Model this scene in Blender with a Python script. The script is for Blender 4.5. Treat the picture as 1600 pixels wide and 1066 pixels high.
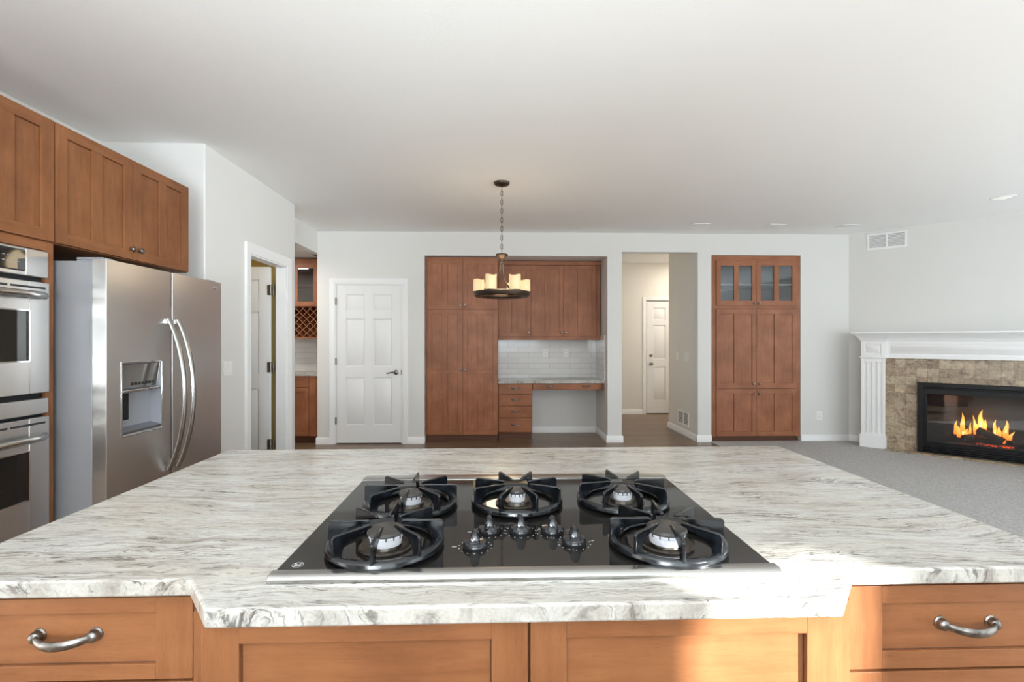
import bpy, bmesh, math, random
from mathutils import Matrix, Vector
random.seed(7)
for o in list(bpy.data.objects): bpy.data.objects.remove(o)
S = bpy.context.scene
C = S.collection
PI = math.pi

# ------------------------------------------------------------------ camera, world, sun, exposure
cam_d = bpy.data.cameras.new('camera'); cam = bpy.data.objects.new('camera', cam_d); C.objects.link(cam)
cam_d.sensor_width = 36; cam_d.lens = 36*750/1600; cam_d.clip_start = .02
cam.location = (0, 0, 1.32); cam.rotation_euler = (PI/2, 0, -math.atan(23/750))
S.camera = cam
S.view_settings.view_transform = 'Standard'; S.view_settings.look = 'None'
S.view_settings.exposure = 0.30; S.view_settings.gamma = 1
S.cycles.max_bounces = 14; S.cycles.diffuse_bounces = 8; S.cycles.glossy_bounces = 6
S.cycles.transparent_max_bounces = 16

w = bpy.data.worlds.new('sky'); S.world = w; w.use_nodes = True
bg = w.node_tree.nodes['Background']; bg.inputs[0].default_value = (.78, .88, 1, 1); bg.inputs[1].default_value = 1.2

def light(name, kind, loc, energy, color=(1, 1, 1), direction=None, **kw):
    d = bpy.data.lights.new(name, kind); d.energy = energy; d.color = color
    for k, v in kw.items(): setattr(d, k, v)
    o = bpy.data.objects.new(name, d); C.objects.link(o); o.location = loc
    if direction is not None: o.rotation_euler = Vector(direction).to_track_quat('-Z', 'Y').to_euler()
    return o
SUN_EL = math.radians(17.4)
light('sun', 'SUN', (6, -8, 5), 27.0, (1, .98, .96), (-.72*math.cos(SUN_EL), .694*math.cos(SUN_EL), -math.sin(SUN_EL)), angle=math.radians(.6))
YB, XR = -2.2, 6.5          # wall behind the camera, wall on the right
# daylight entering through the windows
WIN_BACK = [(-1.15, 1.35, 1.0, 2.25), (3.36, 3.95, .95, 2.405), (4.5, 6.2, .08, 2.25)]
WIN_RIGHT = [(-1.9, -.1, .08, 2.25), (.7, 3.6, .7, 2.3)]
for (a, b, z0, z1), e in zip(WIN_BACK, (62, 9, 40)):
    light('window_daylight', 'AREA', ((a+b)/2, YB+.03, (z0+z1)/2), e, (.86, .95, 1), (0, 1, .7), shape='RECTANGLE', size=b-a, size_y=z1-z0)
for (a, b, z0, z1), e in zip(WIN_RIGHT, (28, 46)):
    light('window_daylight', 'AREA', (XR-.03, (a+b)/2, (z0+z1)/2), e, (.86, .95, 1), (-1, 0, .7), shape='RECTANGLE', size=b-a, size_y=z1-z0)

# added fill lamps, unseen: two brighten the ceiling, a spot the left wall
light('fill_light', 'AREA', (-.5, -1.15, 1.15), 110, (.86, .95, 1), (-.1, .25, 1), shape='DISK', size=.9)
light('fill_light', 'AREA', (3.4, -.3, 1.2), 20, (.86, .95, 1), (0, .2, 1), shape='DISK', size=.9)
light('fill_light', 'SPOT', (2.2, -.8, 1.9), 560, (.88, .96, 1), (-4.2, 5.3, .48), spot_size=math.radians(34), spot_blend=1.0, shadow_soft_size=.8)
# ------------------------------------------------------------------ materials
def mat(name, color=(.8, .8, .8), rough=.5, metal=0, spec=.5, coat=0, emis=None, es=0):
    m = bpy.data.materials.new(name); m.use_nodes = True
    b = m.node_tree.nodes['Principled BSDF']
    b.inputs['Base Color'].default_value = (*color, 1); b.inputs['Roughness'].default_value = rough
    b.inputs['Metallic'].default_value = metal; b.inputs['Specular IOR Level'].default_value = spec
    b.inputs['Coat Weight'].default_value = coat
    if emis: b.inputs['Emission Color'].default_value = (*emis, 1); b.inputs['Emission Strength'].default_value = es
    return m
class N:
    def __init__(s, m): s.m = m; s.t = m.node_tree; s.b = s.t.nodes['Principled BSDF']
    def new(s, kind, **kw):
        n = s.t.nodes.new(kind)
        for k, v in kw.items():
            if k in n.inputs: n.inputs[k].default_value = v
            else: setattr(n, k, v)
        return n
    def link(s, a, b): s.t.links.new(a, b)
    def coords(s, scale=(1, 1, 1), rot=(0, 0, 0), loc=(0, 0, 0)):
        c = s.new('ShaderNodeTexCoord'); mp = s.new('ShaderNodeMapping')
        mp.inputs['Scale'].default_value = scale; mp.inputs['Rotation'].default_value = rot; mp.inputs['Location'].default_value = loc
        s.link(c.outputs['Object'], mp.inputs[0]); return mp.outputs[0]
    def noise(s, vec, scale, detail=4, rough=.5, dist=0):
        n = s.new('ShaderNodeTexNoise'); n.inputs['Scale'].default_value = scale; n.inputs['Detail'].default_value = detail
        n.inputs['Roughness'].default_value = rough; n.inputs['Distortion'].default_value = dist
        s.link(vec, n.inputs['Vector']); return n.outputs['Fac']
    def ramp(s, fac, stops):
        r = s.new('ShaderNodeValToRGB'); e = r.color_ramp.elements
        while len(e) < len(stops): e.new(.5)
        for k, (p, c) in enumerate(stops):
            e[k].position = p; e[k].color = (*c, 1) if len(c) == 3 else c
        s.link(fac, r.inputs[0]); return r.outputs[0]
    def mix(s, a, b, fac, mode='MIX'):
        n = s.new('ShaderNodeMix'); n.data_type = 'RGBA'; n.blend_type = mode
        for v, k in ((fac, 0), (a, 6), (b, 7)):
            if hasattr(v, 'links'): s.link(v, n.inputs[k])
            elif k == 0: n.inputs[k].default_value = v
            else: n.inputs[k].default_value = (*v, 1)
        return n.outputs[2]
    def base(s, c): s.link(c, s.b.inputs['Base Color'])
    def rough(s, c): s.link(c, s.b.inputs['Roughness'])
    def bump(s, h, strength=.2, dist=.002):
        n = s.new('ShaderNodeBump'); n.inputs['Strength'].default_value = strength; n.inputs['Distance'].default_value = dist
        s.link(h, n.inputs['Height']); s.link(n.outputs[0], s.b.inputs['Normal'])

def wood(name, scale, dark, light_, rough=.42):
    m = mat(name, rough=rough, spec=.35); n = N(m)
    v = n.coords(scale)
    g = n.noise(v, 6, 6, .6, .4)
    c1 = n.ramp(g, [(.25, dark), (.75, light_)])
    blot = n.noise(n.coords((1.3, 1.3, 1.3)), 3.2, 4, .55)
    c2 = n.mix(c1, n.ramp(blot, [(.3, (.62, .57, .52)), (.68, (1.08, 1.08, 1.08))]), .75, 'MULTIPLY')
    pore = n.noise(n.coords(tuple(q*3.2 for q in scale)), 16, 4, .65)
    c2 = n.mix(c2, n.ramp(pore, [(.30, (.72, .70, .68)), (.48, (1, 1, 1))]), .5, 'MULTIPLY')
    n.base(c2); n.bump(g, .05, .001); return m
WD, WL = (.228, .086, .032), (.320, .131, .054)
WV = wood('maple_grain_upright', (7, 7, .8), WD, WL)
WH = wood('maple_grain_level', (.8, .8, 7), WD, WL)
PANEL_SHADE = mat('painted_panel_shade', (.075, .026, .010), .5)  # dark colour painting the shadow lines around recessed panels
WOOD = [WV, WH, PANEL_SHADE]
FD, FL = (.285, .105, .047), (.385, .155, .075)
WV2 = wood('far_maple_upright', (7, 7, .8), FD, FL)
WH2 = wood('far_maple_level', (.8, .8, 7), FD, FL)
WOOD2 = [WV2, WH2, PANEL_SHADE]
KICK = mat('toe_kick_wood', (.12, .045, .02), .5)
WGAP = mat('cabinet_gap_dark', (.05, .02, .01), .7)

m = mat('wall_paint', (.715, .708, .688), .75, spec=.25); n = N(m)
n.bump(n.noise(n.coords((1, 1, 1)), 90, 3, .6), .06, .002); WALL = m
m = mat('ceiling_paint', (.90, .90, .89), .85, spec=.2); n = N(m)
n.bump(n.ramp(n.noise(n.coords((1, 1, 1)), 70, 4, .6, .6), [(.45, (0, 0, 0)), (.6, (1, 1, 1))]), .10, .003); CEIL = m
YELLOW = mat('yellow_wall_paint', (.42, .31, .12), .75)
HALLW = mat('hall_wall_paint', (.76, .735, .69), .75)
TRIM = mat('white_trim_paint', (.85, .85, .85), .35)
DOORW = mat('white_door_paint', (.80, .80, .80), .4)
PLATE = mat('white_plate_plastic', (.83, .83, .81), .4)
SLOT = mat('dark_slot', (.03, .03, .03), .6)
NICKEL = mat('satin_nickel', (.55, .53, .50), .3, 1)
PEWTER = mat('antique_pewter', (.36, .34, .32), .34, 1)
n = N(PEWTER); n.base(n.ramp(n.noise(n.coords((1, 1, 1)), 60, 3), [(.35, (.13, .115, .105)), (.65, (.36, .34, .32))]))
HINGE = mat('dark_hinge_metal', (.28, .26, .23), .4, 1)
BRONZE = mat('oil_rubbed_bronze', (.085, .06, .045), .38, .85)
CHROME = mat('polished_steel', (.75, .75, .75), .12, 1)
BLACK = mat('black_plastic', (.012, .012, .014), .12, spec=.6)
BLACKM = mat('black_painted_metal', (.008, .008, .009), .35, spec=.25)
GREYP = mat('grey_plastic', (.30, .31, .34), .35)
IRON = mat('black_cast_iron', (.010, .011, .014), .17, spec=.6); n = N(IRON)
f = n.noise(n.coords((1, 1, 1)), 55, 4, .6)
n.base(n.ramp(f, [(.46, (.0025, .003, .004)), (.85, (.016, .020, .027))])); n.bump(n.noise(n.coords((1, 1, 1)), 260, 3), .12, .0006)
GLASSK = mat('black_cooktop_glass', (.010, .009, .008), .045, spec=.62)
ALU = mat('burner_aluminium', (.68, .68, .72), .4, .15)
CAP = mat('burner_cap_enamel', (.045, .040, .036), .35)
BRASS = mat('burner_bowl_steel', (.10, .088, .075), .28, 1)
MARK = mat('white_printed_mark', (.55, .55, .55), .5)
TRAY = mat('steel_drip_tray', (.42, .42, .44), .3, 1)

def steel(name, col, rough, aniso=.7, rot=0.0):
    m = mat(name, col, rough, 1); n = N(m)
    n.b.inputs['Anisotropic'].default_value = aniso
    n.b.inputs['Anisotropic Rotation'].default_value = rot
    t = n.new('ShaderNodeTangent'); t.direction_type = 'RADIAL'; t.axis = 'Z'
    n.link(t.outputs[0], n.b.inputs['Tangent'])
    g = n.noise(n.coords((3, 3, 380)), 3, 3)
    n.base(n.mix(col, tuple(c*.88 for c in col), g))
    return m
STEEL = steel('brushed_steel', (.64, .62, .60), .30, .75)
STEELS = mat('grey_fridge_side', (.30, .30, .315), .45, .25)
STEELT = mat('steel_trim', (.46, .455, .44), .22, 1)

# quartzite with flowing brown and grey streaks
m = mat('streaked_quartzite', rough=.22, spec=.40); n = N(m)
warp = n.noise(n.coords((1.5, 2.2, 1.5)), 1.3, 3, .5)
c = n.new('ShaderNodeTexCoord'); 
add = n.new('ShaderNodeVectorMath', operation='ADD'); cmb = n.new('ShaderNodeCombineXYZ')
mul = n.new('ShaderNodeMath', operation='MULTIPLY'); mul.inputs[1].default_value = .16; n.link(warp, mul.inputs[0])
w2 = n.noise(n.coords((5, 7, 5)), 1.5, 4, .6)
mul2 = n.new('ShaderNodeMath', operation='MULTIPLY_ADD'); mul2.inputs[1].default_value = .030; n.link(w2, mul2.inputs[0]); n.link(mul.outputs[0], mul2.inputs[2])
n.link(mul2.outputs[0], cmb.inputs[1]); n.link(c.outputs['Object'], add.inputs[0]); n.link(cmb.outputs[0], add.inputs[1])
def qmap(scale, rz=0, loc=(0, 0, 0)):
    mp = n.new('ShaderNodeMapping'); mp.inputs['Scale'].default_value = scale; mp.inputs['Rotation'].default_value = (0, 0, rz)
    mp.inputs['Location'].default_value = loc
    n.link(add.outputs[0], mp.inputs[0]); return mp.outputs[0]
def math_(op, a, b):
    q = n.new('ShaderNodeMath', operation=op)
    for k_, v_ in enumerate((a, b)):
        if hasattr(v_, 'links'): n.link(v_, q.inputs[k_])
        else: q.inputs[k_].default_value = v_
    if op == 'MULTIPLY_ADD': q.inputs[2].default_value = .25
    return q.outputs[0]
band = n.ramp(n.noise(qmap((1.3, 8, .5), .04), 2.2, 5, .6, .6), [(.38, (0, 0, 0)), (.60, (1, 1, 1))])
f1 = n.ramp(n.noise(qmap((2.6, 34, .8), .03, (0, 4, 0)), 2.5, 10, .70, 1.0), [(.42, (0, 0, 0)), (.64, (1, 1, 1))])
f2 = n.ramp(n.noise(qmap((4.2, 40, 1.2), -.04, (3, 1, 0)), 2.5, 9, .68, 1.6), [(.53, (0, 0, 0)), (.63, (1, 1, 1))])
f3 = n.ramp(n.noise(qmap((7, 46, 2.5), .08, (7, 3, 0)), 2.2, 6, .62, 2.0), [(.575, (0, 0, 0)), (.65, (1, 1, 1))])
tan = n.ramp(n.noise(qmap((1.1, 6, 2), 0, (5, 9, 0)), 2.0, 4, .55, .4), [(.40, (.525, .51, .475)), (.62, (.475, .44, .39))])
grain = n.noise(qmap((60, 200, 60)), 3, 2, .6)
c1 = n.mix(tan, (.25, .22, .19), math_('MULTIPLY', f1, math_('MULTIPLY_ADD', band, .70)))
c2 = n.mix(c1, (.12, .102, .086), math_('MULTIPLY', f2, math_('MULTIPLY_ADD', band, .65)))
c3 = n.mix(c2, (.045, .038, .033), math_('MULTIPLY', f3, math_('MULTIPLY_ADD', band, .60)))
cD = n.mix(c3, n.ramp(grain, [(.35, (.86, .86, .86)), (.6, (1.04, 1.04, 1.04))]), .7, 'MULTIPLY')
n.base(cD); STONE = m

# oak floor, carpet
m = mat('oak_plank_floor', rough=.3, spec=.4); n = N(m)
br = n.new('ShaderNodeTexBrick'); br.offset = .37
for k, v in (('Scale', 1), ('Mortar Size', .0015), ('Brick Width', 1.1), ('Row Height', .083), ('Color1', (.17, .105, .065, 1)), ('Color2', (.245, .16, .10, 1)), ('Mortar', (.05, .03, .02, 1))):
    br.inputs[k].default_value = v
n.link(n.coords((1, 1, 1)), br.inputs['Vector'])
g = n.noise(n.coords((2, 16, 2)), 4, 6, .6, .4)
n.base(n.mix(br.outputs[0], n.ramp(g, [(.3, (.6, .6, .6)), (.7, (1.1, 1.1, 1.1))]), .8, 'MULTIPLY')); OAK = m
m = mat('grey_carpet', rough=.95, spec=.1); n = N(m)
f = n.noise(n.coords((1, 1, 1)), 75, 5, .75)
n.base(n.ramp(f, [(.32, (.30, .29, .285)), (.68, (.60, .59, .58))])); n.bump(f, .6, .008); CARPET = m

def tile_mat(name, bw, rh, off, c1, c2, mortar, ms, vec_perm, rough, mottled=False):
    m = mat(name, rough=rough); n = N(m)
    sep = n.new('ShaderNodeSeparateXYZ'); cmb = n.new('ShaderNodeCombineXYZ'); tc = n.new('ShaderNodeTexCoord')
    n.link(tc.outputs['Object'], sep.inputs[0])
    if vec_perm == 'xz': n.link(sep.outputs[0], cmb.inputs[0])
    elif vec_perm == 'yz': n.link(sep.outputs[1], cmb.inputs[0])
    else:
        ad = n.new('ShaderNodeMath', operation='ADD'); n.link(sep.outputs[0], ad.inputs[0]); n.link(sep.outputs[1], ad.inputs[1]); n.link(ad.outputs[0], cmb.inputs[0])
    n.link(sep.outputs[2], cmb.inputs[1])
    br = n.new('ShaderNodeTexBrick'); br.offset = off
    for k, v in (('Scale', 1), ('Mortar Size', ms), ('Mortar Smooth', .1), ('Brick Width', bw), ('Row Height', rh), ('Color1', (*c1, 1)), ('Color2', (*c2, 1)), ('Mortar', (*mortar, 1))):
        br.inputs[k].default_value = v
    n.link(cmb.outputs[0], br.inputs['Vector'])
    col = br.outputs[0]
    if mottled:
        a = n.noise(n.coords((1, 1, 1)), 14, 6, .65, .8)
        b_ = n.noise(n.coords((1, 1, 1.6)), 34, 5, .7, 1.5)
        col = n.mix(col, n.ramp(a, [(.34, (.40, .33, .27)), (.48, (.92, .90, .84)), (.66, (1.3, 1.25, 1.15))]), .85, 'MULTIPLY')
        col = n.mix(col, (.62, .55, .44), n.ramp(b_, [(.57, (0, 0, 0)), (.64, (.9, .9, .9))]))
        col = n.mix(col, (.11, .08, .06), n.ramp(n.noise(n.coords((1, 1, 1.5), loc=(4, 2, 1)), 24, 5, .65, 1.2), [(.60, (0, 0, 0)), (.70, (.75, .75, .75))]))
    n.base(col)
    inv = n.new('ShaderNodeMath', operation='SUBTRACT'); inv.inputs[0].default_value = 1; n.link(br.outputs[1], inv.inputs[1])
    n.bump(inv.outputs[0], .5, .002)
    return m
SUBWAY = tile_mat('glossy_subway_tile', .30, .077, .5, (.76, .755, .74), (.70, .695, .68), (.56, .55, .535), .003, 'xz', .12)
SUBWAYY = tile_mat('glossy_subway_tile_side', .30, .077, .5, (.76, .755, .74), (.70, .695, .68), (.56, .55, .535), .003, 'yz', .12)
TRAV = tile_mat('brown_travertine_tile', .1, .1, 0, (.46, .375, .28), (.28, .205, .14), (.20, .155, .115), .0016, 'xz', .3, True)

def pane_mat(name, gloss=.12, tint=(1, 1, 1), k=.7):
    m = bpy.data.materials.new(name); m.use_nodes = True; t = m.node_tree
    for x in list(t.nodes): t.nodes.remove(x)
    o = t.nodes.new('ShaderNodeOutputMaterial'); mx = t.nodes.new('ShaderNodeMixShader'); tr = t.nodes.new('ShaderNodeBsdfTransparent'); gl = t.nodes.new('ShaderNodeBsdfGlossy')
    lw = t.nodes.new('ShaderNodeLayerWeight'); lw.inputs[0].default_value = .5
    pw = t.nodes.new('ShaderNodeMath'); pw.operation = 'POWER'; pw.inputs[1].default_value = 3; t.links.new(lw.outputs['Facing'], pw.inputs[0])
    fr = t.nodes.new('ShaderNodeMath'); fr.operation = 'MULTIPLY_ADD'; fr.inputs[1].default_value = k; fr.inputs[2].default_value = .04 + gloss*.2; t.links.new(pw.outputs[0], fr.inputs[0])
    tr.inputs[0].default_value = (*tint, 1); gl.inputs['Roughness'].default_value = .02
    t.links.new(fr.outputs[0], mx.inputs[0]); t.links.new(tr.outputs[0], mx.inputs[1]); t.links.new(gl.outputs[0], mx.inputs[2]); t.links.new(mx.outputs[0], o.inputs[0])
    return m
PANE = pane_mat('clear_glass', .05, (.93, .95, .95))
FPANE = pane_mat('fireplace_glass', .05, (.82, .82, .82), .35)
CABPANE = pane_mat('cabinet_glass', .2, (.72, .75, .78))

def glow_mat(name, c_low, c_high, strength, axis_scale):
    m = mat(name, c_low, .6); n = N(m)
    sep = n.new('ShaderNodeSeparateXYZ'); tc = n.new('ShaderNodeTexCoord'); n.link(tc.outputs['Generated'], sep.inputs[0])
    col = n.ramp(sep.outputs[2], [(0, c_low), (axis_scale, c_high)])
    n.link(col, n.b.inputs['Emission Color']); n.b.inputs['Emission Strength'].default_value = strength; n.base(col)
    return m
m = mat('candle_shade_glass', (.52, .40, .22), .5); n = N(m)
sep = n.new('ShaderNodeSeparateXYZ'); tc = n.new('ShaderNodeTexCoord'); n.link(tc.outputs['Generated'], sep.inputs[0])
n.link(n.ramp(sep.outputs[2], [(0, (1, .74, .38)), (.4, (1, .82, .50)), (1, (.90, .62, .30))]), n.b.inputs['Emission Color'])
n.b.inputs['Emission Strength'].default_value = .40; CANDLE = m
FLAME = glow_mat('flame_glow', (1, .19, .015), (1, .44, .08), 1.7, .65)
FLAMEC = mat('flame_core', (1, .6, .2), .6, emis=(1, .62, .22), es=2.4)
m = mat('ember_glow', (.08, .03, .02), .8); n = N(m)
n.link(n.ramp(n.noise(n.coords((1, 1, 1)), 28, 5, .7), [(.48, (0, 0, 0)), (.62, (1, .10, .02))]), n.b.inputs['Emission Color']); n.b.inputs['Emission Strength'].default_value = 1.6; EMBER = m
m = mat('charred_log', rough=.9); n = N(m)
n.base(n.ramp(n.noise(n.coords((3, 14, 14)), 4, 6, .7), [(.35, (.012, .009, .008)), (.7, (.11, .07, .05))])); n.bump(n.noise(n.coords((3, 14, 14)), 6, 5), .7, .01); LOG = m
FBOX = mat('firebox_black', (.014, .012, .012), .5)
LAMP = mat('warm_lamp_lens', (.8, .78, .74), .5, emis=(1, .95, .88), es=.25)

# ------------------------------------------------------------------ mesh helpers
WM = {}
class MB:
    def __init__(s): s.bm = bmesh.new(); s.mi = 0
    def face(s, pts):
        try: f = s.bm.faces.new([s.bm.verts.new(p) for p in pts]); f.material_index = s.mi
        except ValueError: pass
    def box(s, x0, x1, y0, y1, z0, z1, mi=None):
        x0, x1 = sorted((x0, x1)); y0, y1 = sorted((y0, y1)); z0, z1 = sorted((z0, z1))
        v = [s.bm.verts.new(p) for p in ((x0, y0, z0), (x1, y0, z0), (x1, y1, z0), (x0, y1, z0), (x0, y0, z1), (x1, y0, z1), (x1, y1, z1), (x0, y1, z1))]
        for q in ((0, 3, 2, 1), (4, 5, 6, 7), (0, 1, 5, 4), (1, 2, 6, 5), (2, 3, 7, 6), (3, 0, 4, 7)):
            s.bm.faces.new([v[k] for k in q]).material_index = s.mi if mi is None else mi
        return s
    def loft(s, rings, cap=True, closed=True):
        R = [[s.bm.verts.new(p) for p in r] for r in rings]; k = len(R[0])
        for a, b in zip(R, R[1:]):
            for i in range(k if closed else k-1):
                j = (i+1) % k
                s.bm.faces.new((a[i], a[j], b[j], b[i])).material_index = s.mi
        if cap:
            s.bm.faces.new(R[0][::-1]).material_index = s.mi; s.bm.faces.new(R[-1]).material_index = s.mi
        return s
    def prism(s, poly, z0, z1): return s.loft([[(x, y, z0) for x, y in poly], [(x, y, z1) for x, y in poly]])
    def prism_y(s, poly, y0, y1): return s.loft([[(x, y0, z) for x, z in poly], [(x, y1, z) for x, z in poly]])
    def prism_x(s, poly, x0, x1): return s.loft([[(x0, y, z) for y, z in poly], [(x1, y, z) for y, z in poly]])
    def lathe(s, prof, c=(0, 0, 0), axis='Z', seg=28, cap=True):
        rings = []
        for r, h in prof:
            ring = []
            for k in range(seg):
                a = 2*PI*k/seg; u, v = max(r, 1e-5)*math.cos(a), max(r, 1e-5)*math.sin(a)
                p = {'Z': (u, v, h), 'Y': (u, h, v), 'X': (h, u, v)}[axis]
                ring.append((c[0]+p[0], c[1]+p[1], c[2]+p[2]))
            rings.append(ring)
        return s.loft(rings, cap)
    def torus(s, c, R, r, seg=40, rs=10, sz=1.0):
        rings = []
        for k in range(seg+1):
            a = 2*PI*k/seg
            rings.append([(c[0]+(R+r*math.cos(b))*math.cos(a), c[1]+(R+r*math.cos(b))*math.sin(a), c[2]+r*sz*math.sin(b)) for b in [2*PI*j/rs for j in range(rs)]])
        return s.loft(rings, cap=False)
    def tube(s, pts, r, seg=12, flat=None):
        P = [Vector(p) for p in pts]; rs = r if hasattr(r, '__len__') else [r]*len(P)
        rings = []; prev = None
        for k, p in enumerate(P):
            t = (P[min(k+1, len(P)-1)] - P[max(k-1, 0)]).normalized()
            if prev is None:
                up = Vector((0, 0, 1)) if abs(t.z) < .9 else Vector((1, 0, 0)); a = t.cross(up).normalized()
            else: a = (prev - t*prev.dot(t)).normalized()
            prev = a; b = t.cross(a)
            fr, fb = (rs[k], rs[k]) if flat is None else (rs[k]*flat[0], rs[k]*flat[1])
            rings.append([tuple(p + a*fr*math.cos(2*PI*j/seg) + b*fb*math.sin(2*PI*j/seg)) for j in range(seg)])
        return s.loft(rings)
    def build(s, name, mats, parent=None, bevel=0, smooth=True, local=False, kind=None, weld=False, seg=2):
        bm = s.bm
        if weld: bmesh.ops.remove_doubles(bm, verts=bm.verts, dist=1e-5)
        bmesh.ops.recalc_face_normals(bm, faces=bm.faces)
        if parent is not None and not local: bm.transform(WM[parent].inverted())
        me = bpy.data.meshes.new(name); bm.to_mesh(me); bm.free()
        for mm in (mats if isinstance(mats, list) else [mats]): me.materials.append(mm)
        if smooth:
            me.shade_smooth(); me.set_sharp_from_angle(angle=math.radians(38))
        o = bpy.data.objects.new(name, me); C.objects.link(o)
        if parent is not None: o.parent = parent; WM[o] = WM[parent]
        else: WM[o] = Matrix()
        if bevel:
            b = o.modifiers.new('bevel', 'BEVEL'); b.width = bevel; b.segments = seg; b.limit_method = 'ANGLE'; b.angle_limit = math.radians(40)
            b.harden_normals = False
        if kind: o['kind'] = kind
        return o
def tag(o, label, cat, group=None):
    o['label'] = label; o['category'] = cat
    if group: o['group'] = group
    return o
def thing(name, label, cat, loc=(0, 0, 0), rz=0, group=None):
    o = bpy.data.objects.new(name, None); C.objects.link(o); o.empty_display_size = .1
    o.location = loc; o.rotation_euler = (0, 0, rz); WM[o] = Matrix.Translation(loc) @ Matrix.Rotation(rz, 4, 'Z')
    return tag(o, label, cat, group)
def struct(name, loc=(0, 0, 0), rz=0):
    o = bpy.data.objects.new(name, None); C.objects.link(o); o.location = loc; o.rotation_euler = (0, 0, rz)
    WM[o] = Matrix.Translation(loc) @ Matrix.Rotation(rz, 4, 'Z'); o['kind'] = 'structure'; return o
def sbox(name, m, *b, bevel=0):
    return MB().box(*b).build(name, m, kind='structure', bevel=bevel)

def wall_grid(us, vs, solid, depth0, depth1, axis):
    """one wall with openings: cells of a grid on both faces, shared edges, closed rims"""
    mb = MB(); P = (lambda u, d, v: (u, d, v)) if axis == 'Y' else (lambda u, d, v: (d, u, v))
    nu, nv = len(us)-1, len(vs)-1
    ok = lambda i, j: 0 <= i < nu and 0 <= j < nv and solid((us[i]+us[i+1])/2, (vs[j]+vs[j+1])/2)
    for i in range(nu):
        for j in range(nv):
            if not ok(i, j): continue
            a, b, c, d = us[i], us[i+1], vs[j], vs[j+1]
            for dd in (depth0, depth1): mb.face([P(a, dd, c), P(b, dd, c), P(b, dd, d), P(a, dd, d)])
            for (di, dj, p, q) in ((-1, 0, (a, c), (a, d)), (1, 0, (b, c), (b, d)), (0, -1, (a, c), (b, c)), (0, 1, (a, d), (b, d))):
                if not ok(i+di, j+dj): mb.face([P(p[0], depth0, p[1]), P(q[0], depth0, q[1]), P(q[0], depth1, q[1]), P(p[0], depth1, p[1])])
    return mb
def rects_solid(holes): return lambda u, v: not any(a < u < b and c < v < d for a, b, c, d in holes)

HC = 2.73
YW = 6.2
# ------------------------------------------------------------------ the setting
sbox('floor', OAK, -4.4, XR+.2, YB-.2, 8.9, -.12, 0)
sbox('floor_carpet', CARPET, 2.78, XR, YB, YW+.01, 0, .008)
sbox('ceiling', CEIL, -4.4, XR+.2, YB-.2, 8.9, HC, HC+.12)
holes = [(-2.075, -1.215, -1, 2.055), (-.937, 1.43, -1, 2.42), (1.623, 2.619, -1, 2.48), (2.805, 3.992, -1, 2.446)]
us = sorted({-2.30, 4.95} | {h[0] for h in holes} | {h[1] for h in holes}); vs = sorted({0, HC} | {h[3] for h in holes})
wall_grid(us, vs, rects_solid(holes), YW, YW+.12, 'Y').build('wall_back', WALL, kind='structure', weld=True, bevel=.008)
sbox('wall_niche', WALL, -1.05, 1.60, 6.90, 7.0, 0, 2.5)
sbox('wall_niche_left', WALL, -1.05, -.938, YW+.12, 6.9, 0, 2.5)
sbox('wall_niche_right', WALL, 1.43, 1.622, YW+.12, 8.6, 0, HC, bevel=.006)
sbox('ceiling_niche', WALL, -.938, 1.43, YW+.12, 6.9, 2.42, 2.5)
sbox('wall_hall_right', HALLW, 2.62, 4.6, 6.86, 7.27, 0, HC, bevel=.006)
sbox('wall_hall_jamb', HALLW, 2.62, 2.80, YW+.12, 6.86, 0, HC)
holes = [(2.69, 3.52, -1, 2.055)]
wall_grid([1.4, 2.69, 3.52, 4.7], [0, 2.055, HC], rects_solid(holes), 8.6, 8.72, 'Y').build('wall_hall', HALLW, kind='structure', weld=True)
sbox('wall_hall_end', HALLW, 4.6, 4.7, 6.3, 8.6, 0, HC)
# left: kitchen wall, return, wall with the open door, butler hall
sbox('wall_left_kitchen', WALL, -2.92, -2.80, YB, 3.61, 0, HC)
sbox('wall_left_return', WALL, -2.80, -2.095, 3.4895, 3.61, 0, HC)
wall_grid([3.49, 4.12, 4.82, 5.02], [0, 2.06, HC], rects_solid([(4.12, 4.82, -1, 2.06)]), -2.086, -2.186, 'X').build('wall_left', WALL, kind='structure', weld=True, bevel=.008)
sbox('wall_left_hall', WALL, -4.3, -2.187, 4.93, 5.02, 0, HC)
sbox('wall_left_header', WALL, -2.42, -2.30, 5.02, YW+.12, 2.445, HC)
sbox('ceiling_hall', WALL, -4.2, -2.42, 5.02, 6.87, 2.445, 2.52)
sbox('wall_hall_back', WALL, -4.3, -1.9, 6.87, 6.97, 0, HC)
sbox('wall_hall_left', WALL, -4.3, -4.2, 5.02, 6.87, 0, HC)
sbox('wall_hall_stub', WALL, -2.31, -2.2, YW+.12, 6.87, 0, HC)
# yellow room behind the open door
sbox('wall_powder_back', YELLOW, -3.9, -2.187, 4.89, 4.93, 0, HC)
sbox('wall_powder_left', YELLOW, -3.9, -3.8, 3.61, 4.89, 0, HC)
sbox('wall_powder_front', YELLOW, -3.9, -2.187, 3.61, 3.65, 0, HC)
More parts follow.
